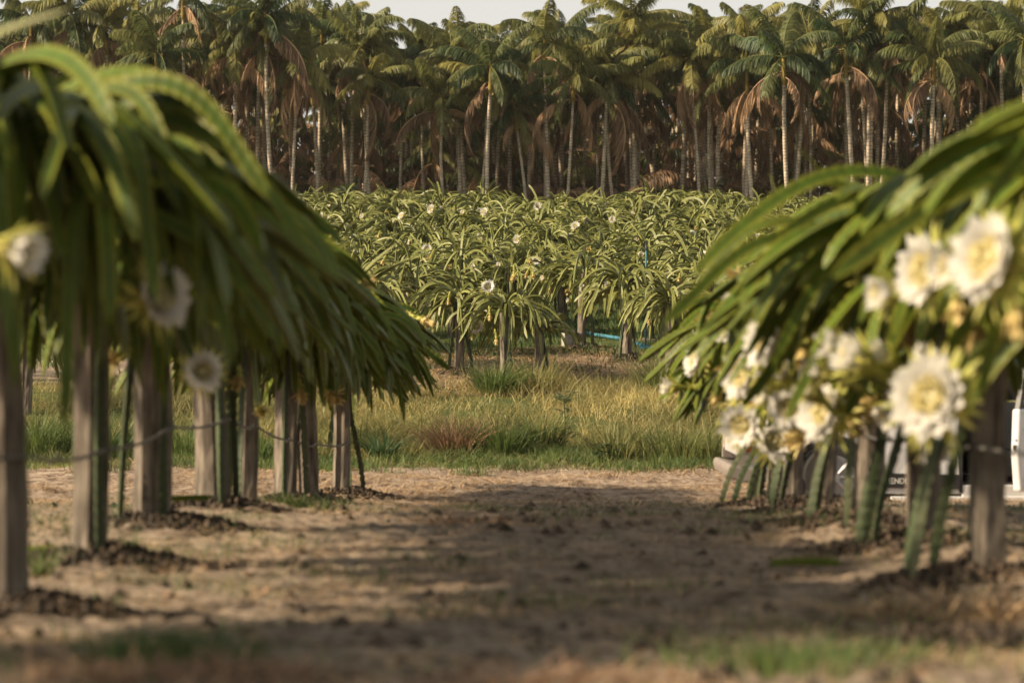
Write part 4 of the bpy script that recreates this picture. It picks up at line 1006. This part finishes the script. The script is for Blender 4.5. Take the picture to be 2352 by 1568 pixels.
litter('path_straw', 26000, (21, 29.5), M['straw'], 'dry straw and grass trodden into the path', 'straw', 16, (.08, .28), (.004, .009), dens=lambda x, y: np.clip(.35 + 1.1 * lump(x, y, 1.1, 3), .02, 1))
litter('dead_grass', 42000, (34.5, 40.5), M['straw'], 'dead grass around the feet of the field posts', 'dead grass', 6, (.06, .2), (.005, .01))
litter('leaf_litter', 2600, (5.2, 20), M['brown_leaf'], 'brown dead leaf scraps in the aisle', 'leaf litter', 7, (.02, .07), (.010, .03), dens=lambda x, y: np.clip(.2 + 1.2 * lump(x, y, 2, 1), .03, 1))
# clods
mb = MB(); r = np.random.RandomState(9)
for k in range(3500):
    y = 5.3 + 16 * r.rand() ** .9; x = r.uniform(-1, 1) * min(4.4, .24 * y + .6)
    if r.rand() > .35 + .9 * lump(x, y, 1.1, 8): continue
    s = .008 + .042 * r.rand() ** 3; z = float(ground_z(x, y))
    V = np.array([(1, 0, 0), (-1, 0, 0), (0, 1, 0), (0, -1, 0), (0, 0, .8), (0, 0, -1)]) * s * r.uniform(.6, 1.5, (6, 1)) + [x, y, z + s * .2]
    mb.add(V, None, [(0, 2, 4), (2, 1, 4), (1, 3, 4), (3, 0, 4)], (0, r.rand()))
tag(obj('soil_clods', mb.mesh('soil_clods', M['soil'])), 'dark crumbs of soil scattered over the aisle', 'soil clods', kind='stuff')

def tuft(px, py, d, n, h, spread, m, g, label, w_=.012, lean=.8, seed=0):
    x = (px - 1176) / FPX * d; r = np.random.RandomState(seed + 900)
    a = r.uniform(0, 6.28, n); q = r.rand(n) * spread
    o = blades('grass_tuft', x + np.cos(a) * q, d + np.sin(a) * q, h * r.uniform(.55, 1.15, n), np.full(n, w_) * r.uniform(.7, 1.3, n), np.clip(g + r.normal(0, .2, n), 0, 1), m, label, 'grass tuft', lean, seed, None,
               (x, d, float(ground_z(x, d))), dirs=a + r.normal(0, .5, n), curve=.6)
    o['group'] = 'big tufts on the grass bank'
tuft(1045, 1030, 29.6, 420, .55, .32, M['red_grass'], .5, 'big reddish dry tuft left of centre on the bank', .014, .9, 1)
tuft(1150, 1020, 29.5, 420, .50, .32, M['green_grass'], .7, 'green blade tuft right beside the reddish dry one', .013, .8, 2)
tuft(1240, 1000, 29.9, 380, .55, .3, M['grass'], .2, 'upright pale green tuft in the middle of the bank', .012, .55, 3)
tuft(1140, 880, 34.8, 420, .52, .3, M['green_grass'], .75, 'green tuft under the second field post in the gap', .014, .8, 4)
tuft(1235, 865, 35.2, 300, .50, .4, M['grass'], .45, 'straw coloured tuft at the foot of the ring post', .012, .6, 5)
tuft(1520, 880, 35.0, 420, .60, .35, M['grass'], .15, 'long bladed tuft at the foot of the right end field post', .012, .6, 6)
tuft(875, 1035, 29.2, 110, .42, .12, M['weed'], .8, 'small dark green spiky tuft near the left row end', .02, .8, 7)
tuft(1560, 1040, 28.9, 420, .55, .45, M['grass'], .1, 'bushy green tuft left of the pickup', .012, .6, 8)
tuft(1420, 1030, 29.2, 380, .50, .4, M['grass'], .3, 'green tuft half way between the middle weed and the pickup', .012, .6, 9)
tuft(1640, 1060, 28.8, 360, .50, .35, M['grass'], .2, 'green tuft touching the pickup rear bumper', .012, .6, 10)
tuft(85, 1060, 29.5, 600, .60, .45, M['green_grass'], .85, 'bright green rounded tuft seen right of the left edge post', .012, .6, 11)
tuft(240, 1040, 29.5, 500, .55, .5, M['green_grass'], .4, 'dark leaning tuft behind the second left post', .014, .9, 12)
tuft(430, 1040, 29.5, 400, .50, .4, M['green_grass'], .8, 'green tuft behind the tied left post', .013, .7, 13)
tuft(590, 1040, 29.0, 300, .45, .4, M['green_grass'], .6, 'dark green tuft seen between the thin left posts', .013, .7, 14)
tuft(90, 1330, 10.9, 60, .17, .08, M['green_grass'], .9, 'little bright green tuft at the foot of the left edge post', .008, .6, 15)
tuft(300, 1260, 12.3, 26, .20, .04, M['green_grass'], .5, 'thin tuft before the black soil heap of the tied post', .009, .5, 16)
tuft(430, 1530, 6.9, 380, .13, .22, M['green_grass'], .35, 'dark green patch of grass at the lower left', .006, .5, 17)
tuft(330, 1515, 7.0, 240, .11, .2, M['green_grass'], .25, 'low dark grass left of the lower left patch', .006, .5, 18)
tuft(1760, 1535, 6.8, 420, .10, .4, M['green_grass'], .6, 'soft green patch of grass at the lower right', .006, .6, 19)
tuft(1960, 1500, 7.2, 300, .09, .35, M['green_grass'], .6, 'thin green patch right of the lower right patch', .006, .6, 20)
tuft(690, 1205, 18.2, 300, .12, .35, M['green_grass'], .75, 'yellow green low grass before the left row end', .007, .6, 21)
# broad leaved weed
d = 30.4; x = (1295 - 1176) / FPX * d; z = float(ground_z(x, d)); mb = MB(); r = np.random.RandomState(2)
tube(mb, [(0, 0, -.05), (.02, 0, .3), (0, 0, .62)], [.010, .008, .005], 5, (0, .3))
for k in range(34):
    t = r.choice([.30, .45, .58, .64]) ; a = r.uniform(0, 6.3); dd = np.array([math.cos(a), math.sin(a), 0]); b = np.array([0.01, 0, t * r.uniform(.92, 1.05)])
    tube(mb, [b, b + dd * .08 + [0, 0, .03]], .003, 3, (0, .3), cap=False)
    strip(mb, b + dd * .08 + [0, 0, .03], dd, Z3, 1.1, 2.0, r.uniform(.08, .14), .05, (0, r.rand()), 5, cup=.2)
o = obj('weed_plant', mb.mesh('weed_plant', M['weed']), None, (x, d, z)); tag(o, 'dark green broad leaved weed standing in the middle of the bank', 'weed')
d = 29.8; x = (1283 - 1176) / FPX * d; z = float(ground_z(x, d)); mb = MB()
for k in range(60):
    a = r.uniform(0, 6.3); dd = np.array([math.cos(a), math.sin(a), 0]); b = dd * r.uniform(0, .22) + [0, 0, r.uniform(.03, .3)]
    strip(mb, b, dd, Z3, 1.0, 2.1, r.uniform(.07, .13), .05, (0, r.rand()), 5, cup=.2)
o = obj('weed_plant', mb.mesh('weed_plant', M['weed']), None, (x, d, z)); tag(o, 'low dark weed clump at the foot of the broad leaved weed', 'weed')
d = 28.9; x = (1395 - 1176) / FPX * d; z = float(ground_z(x, d)); mb = MB()
for k in range(60):
    a = r.uniform(0, 6.3); dd = np.array([math.cos(a), math.sin(a), 0]); b = dd * r.uniform(0, .25) + [0, 0, r.uniform(.03, .22)]
    strip(mb, b, dd, Z3, 1.0, 2.1, r.uniform(.07, .12), .05, (0, r.rand()), 5, cup=.2)
o = obj('weed_plant', mb.mesh('weed_plant', M['weed']), None, (x, d, z)); tag(o, 'low creeping weed near the path right of the middle', 'weed')
# cut stems lying about
def fallen(px, py, d, L, az, label, seed, up=0.0, R0=.035):
    p = PX(px, py, d); rng = np.random.RandomState(seed); z = float(ground_z(p.x, p.y)); s = np.linspace(-L / 2, L / 2, 26)
    P = np.stack([s * math.cos(az), s * math.sin(az), .03 + (s + L / 2) * up + .02 * np.cos(s * 5)], -1); mb = MB(); add_stem(mb, P, R0 * .8, rng, .05, tintg=.25)
    o = obj('cut_stem', mb.mesh('cut_stem', M['stem']), None, (p.x, p.y, z)); tag(o, label, 'cut cactus stem')
fallen(1850, 1312, 11.4, .34, .08, 'green cut stem lying flat before the right row', 1, 0, .03)
fallen(2092, 1315, 11.3, .14, 1.2, 'short pale cut stem standing on end before the right row', 2, .8, .028)
fallen(80, 1278, 12.0, .30, .02, 'green cut stem lying beside the second left post', 3, .05, .035)
fallen(1745, 1120, 22.6, .5, 1.3, 'cut stem lying on the verge by the pickup bumper', 4, .05)
fallen(440, 1195, 15.8, .3, .2, 'cut stem on the soil between two left posts', 5)
# heaps of dry straw by the frame's lower edge
def straw_heap(px, py, d, rx, ry, h, n, seed, label, m='straw'):
    c = PX(px, py, d); r = np.random.RandomState(seed); z0 = float(ground_z(c.x, c.y)); mb = MB()
    for k in range(n):
        a = r.uniform(0, 6.3); q = math.sqrt(r.rand()); b = np.array([math.cos(a) * q * rx, math.sin(a) * q * ry, h * (1 - q * q) * r.rand()])
        b[2] += float(ground_z(c.x + b[0], c.y + b[1])) - z0; az = r.uniform(0, 6.3); dd = np.array([math.cos(az), math.sin(az), r.uniform(-.3, .4)])
        strip(mb, b, dd, Z3, 1.3, 1.3 + r.uniform(0, .8), r.uniform(.05, .16), r.uniform(.004, .010), (0, r.rand()), 4)
    o = obj('straw_heap', mb.mesh('straw_heap', M[m]), None, (c.x, c.y, z0)); tag(o, label, 'straw heap')
straw_heap(430, 1560, 6.5, .45, .3, .05, 900, 1, 'orange brown heap of dry stalks at the lower left edge', 'brown_leaf')
straw_heap(2230, 1400, 9.0, .5, .35, .08, 1200, 2, 'tangle of dry straw at the foot of the right edge post')
straw_heap(1090, 1230, 14.6, .45, .22, .03, 400, 3, 'strip of reddish dead leaves lying in the middle of the aisle', 'brown_leaf')
straw_heap(1290, 1545, 6.4, .4, .2, .03, 400, 4, 'thin scatter of brown dry leaves at the bottom edge', 'brown_leaf')
mound((2200 - 1176) / FPX * 7.8, 7.8, .5, .35, .12, 77, 'big dark heap of soil and roots in the lower right corner', 'soil heaps at the feet of the near rows')
# pale scrap on the path
# ------------------------------------------------------------------ pickup
yn, yf = 22.35, 23.95
CX = 2.05; zc = float(gz(3.5, 22.9)) - .02
car = empty('pickup_truck', (CX, yn, zc)); tag(car, 'small white pickup truck parked on the path behind the right row, front door open', 'pickup truck')
def cp(name, poly, a, b, m, bevel=0.0, inset=None, parent=None): return prism(name, poly, a, b, m, parent or car, bevel, inset)
Wd = yf - yn
def arc(cx, cz, r, a0, a1, n=12): return [(cx + r * math.cos(a), cz + r * math.sin(a)) for a in np.linspace(a0, a1, n)]
wx, wz, wr = .93, .31, .31
tumble = lambda z: .10 * max(0, z - .62) + .05 * max(0, .35 - z)
body = [(.06, .46), (.10, .36), (wx - .40, .34)] + arc(wx, wz, .39, math.pi * .93, math.pi * .06, 14) + [(wx + .42, .16), (2.10, .16), (2.10, .97), (.10, 1.01), (.05, .80)]
cp('bed_side', body, 0, .06, M['paint'], .012, tumble); cp('bed_side', body, Wd - .06, Wd, M['paint'], .012, tumble)
cp('bed_floor', [(.12, .45), (2.05, .45), (2.05, .50), (.12, .50)], .07, Wd - .07, M['black'])
cp('tailgate', [(.05, .50), (.10, .50), (.10, .98), (.06, .98)], .09, Wd - .09, M['paint'], .01)
cp('cab_wall', [(2.02, .18), (2.10, .18), (2.10, .98), (2.02, .98)], .065, Wd - .065, M['seat'])
cp('far_side', [(2.11, .16), (3.05, .16), (3.05, .97), (2.11, .97)], Wd - .06, Wd, M['paint'], .01, tumble)
front = [(3.06, .16)] + arc(3.62, wz, .39, math.pi * .94, math.pi * .05, 14) + [(4.05, .22), (4.32, .26), (4.38, .50), (4.30, .78), (3.9, .93), (3.06, .98)]
cp('front_body', front, .0, Wd, M['paint'], .02, tumble)
cp('sill', [(2.11, .10), (3.05, .10), (3.05, .24), (2.11, .24)], .0, Wd, M['paint'], .01)
cp('floor_pan', [(.5, .17), (3.06, .17), (3.06, .26), (.5, .26)], .08, Wd - .08, M['black'])
cp('side_step', [(1.45, .085), (3.1, .085), (3.1, .135), (1.45, .135)], -.02, .05, M['paint'], .01)
roof = [(2.02, 1.44), (2.2, 1.51), (2.75, 1.52), (3.0, 1.47), (3.0, 1.43), (2.02, 1.40)]
cp('roof', roof, .13, Wd - .13, M['paint'], .012)
cp('rear_pillar', [(1.86, .98), (2.16, .98), (2.26, 1.42), (2.04, 1.44)], .02, Wd - .02, M['paint'], .01, lambda z: .11 * max(0, (z - .98) / .45))
cp('rear_window', [(1.855, 1.03), (1.86, 1.02), (2.02, 1.39), (2.015, 1.40)], .16, Wd - .16, M['glass'])
for a, b in ((.02, .07), (Wd - .07, Wd - .02)):
    cp('front_pillar', [(3.35, .96), (3.43, .96), (3.02, 1.46), (2.96, 1.46)], a + .06, b + .06 if a < .5 else b - .04, M['black'])
cp('windscreen', [(3.44, .96), (3.46, .97), (3.03, 1.47), (3.01, 1.46)], .12, Wd - .12, M['glass'])
cp('window_glass', [(2.2, .99), (3.3, .99), (3.0, 1.40), (2.3, 1.42)], Wd - .08, Wd - .07, M['glass'])
cp('side_strip', [(wx + .43, .215), (2.09, .20), (2.09, .335), (wx + .43, .35)], -.012, .01, M['black'], .003)
cp('door_seal', [(2.085, .17), (2.115, .17), (2.115, .97), (2.085, .97)], -.004, .06, M['black'])
seat = [(2.3, .30), (2.85, .30), (2.85, .52), (2.50, .56), (2.36, 1.10), (2.2, 1.12), (2.25, .5)]
cp('seat', seat, .20, .68, M['seat'], .03); cp('seat', seat, .92, 1.40, M['seat'], .03)
cp('dashboard', [(2.98, .5), (3.05, .5), (3.05, .95), (2.90, .90)], .1, Wd - .1, M['black'], .01)
bump = cp('bumper', [(-.06, .38), (-.04, .30), (.10, .26), (.55, .27), (.55, .36), (.12, .40), (-.04, .43)], -.02, Wd + .02, M['bumper'], .02)
for y0 in (0, Wd - .10):
    t = cp('tail_lamp', [(.03, .52), (.20, .52), (.21, .72), (.04, .72)], y0 - .015, y0 + .11, M['lampclear'], .01)
    prism('red_lens', [(.06, .545), (.17, .545), (.17, .60), (.06, .60)], y0 - .022, y0 + .117, M['lampred'], t)
    prism('lamp_base', [(.03, .43), (.32, .43), (.32, .52), (.03, .52)], y0 - .012, y0 + .11, M['bumper'], t)
def wheel(x, y, out):
    mb = MB(); tube(mb, [(0, -.10, 0), (0, -.085, 0), (0, .085, 0), (0, .10, 0)], [.27, wr, wr, .27], 40); me = mb.mesh('tyre', M['tyre'], False)
    wh = empty('wheel', (x, y, wz)); wh.parent = car
    obj('tyre', me, wh); mb = MB()
    tube(mb, [(0, out * .085, 0), (0, out * .112, 0)], [.205, .20], 32); 
    for k in range(8):
        a = k * math.pi / 4; box_ = [(.05 * math.cos(a), out * .115, .05 * math.sin(a)), (.19 * math.cos(a), out * .118, .19 * math.sin(a))]
        tube(mb, box_, .022, 5)
    tube(mb, [(0, out * .1, 0), (0, out * .13, 0)], [.055, .05], 16)
    obj('rim', mb.mesh('rim', M['rim'], False), wh)
for x_ in (wx, 3.62): wheel(x_, .11, -1); wheel(x_, Wd - .11, 1)
for x_ in (wx, 3.62): cp('wheel_well', arc(x_, wz, .385, 0, math.pi, 14), .24, Wd - .24, M['black'])
# the open front door, hinged at the front
door = empty('door', (3.04, .01, 0)); door.parent = car; door.rotation_euler.z = R(52)
prism('door_panel', [(-.93, .22), (-.02, .20), (-.02, .96), (-.95, .96), (-.98, .55)], -.04, .04, M['paint'], door, .02)
prism('door_frame', [(-.93, .96), (-.87, .96), (-.72, 1.38), (-.16, 1.38), (.15, .96), (.21, .96), (-.12, 1.43), (-.76, 1.43)], -.025, .025, M['black'], door, .004)
prism('door_trim', [(-.85, .28), (-.1, .28), (-.1, .90), (-.85, .90)], .04, .06, M['seat'], door, .01)
mb = MB(); box(mb, -.985, -.955, -.015, .015, .60, .64); box(mb, -.975, -.95, -.02, -.005, .67, .69); box(mb, -.975, -.95, .005, .02, .53, .55)
obj('latch', mb.mesh('latch', M['black']), door)
mb = MB(); box(mb, -.85, -.68, -.075, -.05, .76, .79); obj('door_handle', mb.mesh('door_handle', M['paint']), door)
mb = MB(); tube(mb, [(2.06, .01, .80), (2.06, -.02, .83)], .01, 5)
# lettering strokes on the black strip
def lettering():
    st = {'E': [[(0, 1), (1, 1)], [(0, 0), (1, 0)], [(0, .5), (.9, .5)], [(0, 0), (0, 1)]], 'N': [[(0, 0), (0, 1)], [(0, 1), (1, 0)], [(1, 0), (1, 1)]],
          'D': [[(0, 0), (0, 1)], [(0, 1), (.75, 1)], [(.75, 1), (1, .75)], [(1, .75), (1, .25)], [(1, .25), (.75, 0)], [(.75, 0), (0, 0)]],
          'U': [[(0, 1), (0, 0)], [(0, 0), (1, 0)], [(1, 0), (1, 1)]], 'R': [[(0, 0), (0, 1)], [(0, 1), (1, 1)], [(1, 1), (1, .5)], [(1, .5), (0, .5)], [(.4, .5), (1, 0)]],
          'A': [[(0, 0), (.5, 1)], [(.5, 1), (1, 0)], [(.2, .35), (.8, .35)]], 'C': [[(1, 1), (0, 1)], [(0, 1), (0, 0)], [(0, 0), (1, 0)]]}
    mb = MB(); x = 0; h = .044; w_ = .034; t = .0042
    for ch in 'ENDURANCE':
        for (a, b), (c, d_) in st[ch]:
            p = np.array([x + a * w_, 0, b * h]); q = np.array([x + c * w_, 0, d_ * h]); e = q - p; e /= np.linalg.norm(e); nn = np.array([-e[2], 0, e[0]]) * t; e = e * t
            V = [p - e - nn, q + e - nn, q + e + nn, p - e + nn]; V = np.array(V); V2 = V + [0, .004, 0]; mb.add(np.vstack([V, V2]), [(0, 1, 2, 3), (7, 6, 5, 4), (0, 4, 5, 1), (1, 5, 6, 2), (2, 6, 7, 3), (3, 7, 4, 0)], None, (0, .5))
        x += w_ + .014
    return mb.mesh('lettering', M['letter'])
o = obj('lettering', lettering(), car, (1.44, -.0155, .256))

# ------------------------------------------------------------------ air
bm = bmesh.new(); bmesh.ops.create_cube(bm, size=1.0)
for v in bm.verts: v.co = Vector((v.co.x * 500, 160 + v.co.y * 360, 9 + v.co.z * 26))
me = bpy.data.meshes.new('haze'); bm.to_mesh(me); bm.free()
hm_ = bpy.data.materials.new('haze'); hm_.use_nodes = True; hn = hm_.node_tree.nodes; hl = hm_.node_tree.links
hn.remove(hn['Principled BSDF']); pv = hn.new('ShaderNodeVolumePrincipled'); pv.inputs['Color'].default_value = (.93, .90, .85, 1); pv.inputs['Density'].default_value = .00018; pv.inputs['Anisotropy'].default_value = .3
hl.new(pv.outputs[0], hn['Material Output'].inputs['Volume']); me.materials.append(hm_)
tag(obj('haze', me), 'thin warm haze in the air over the plantation', 'haze', kind='stuff')
scene.cycles.volume_bounces = 0
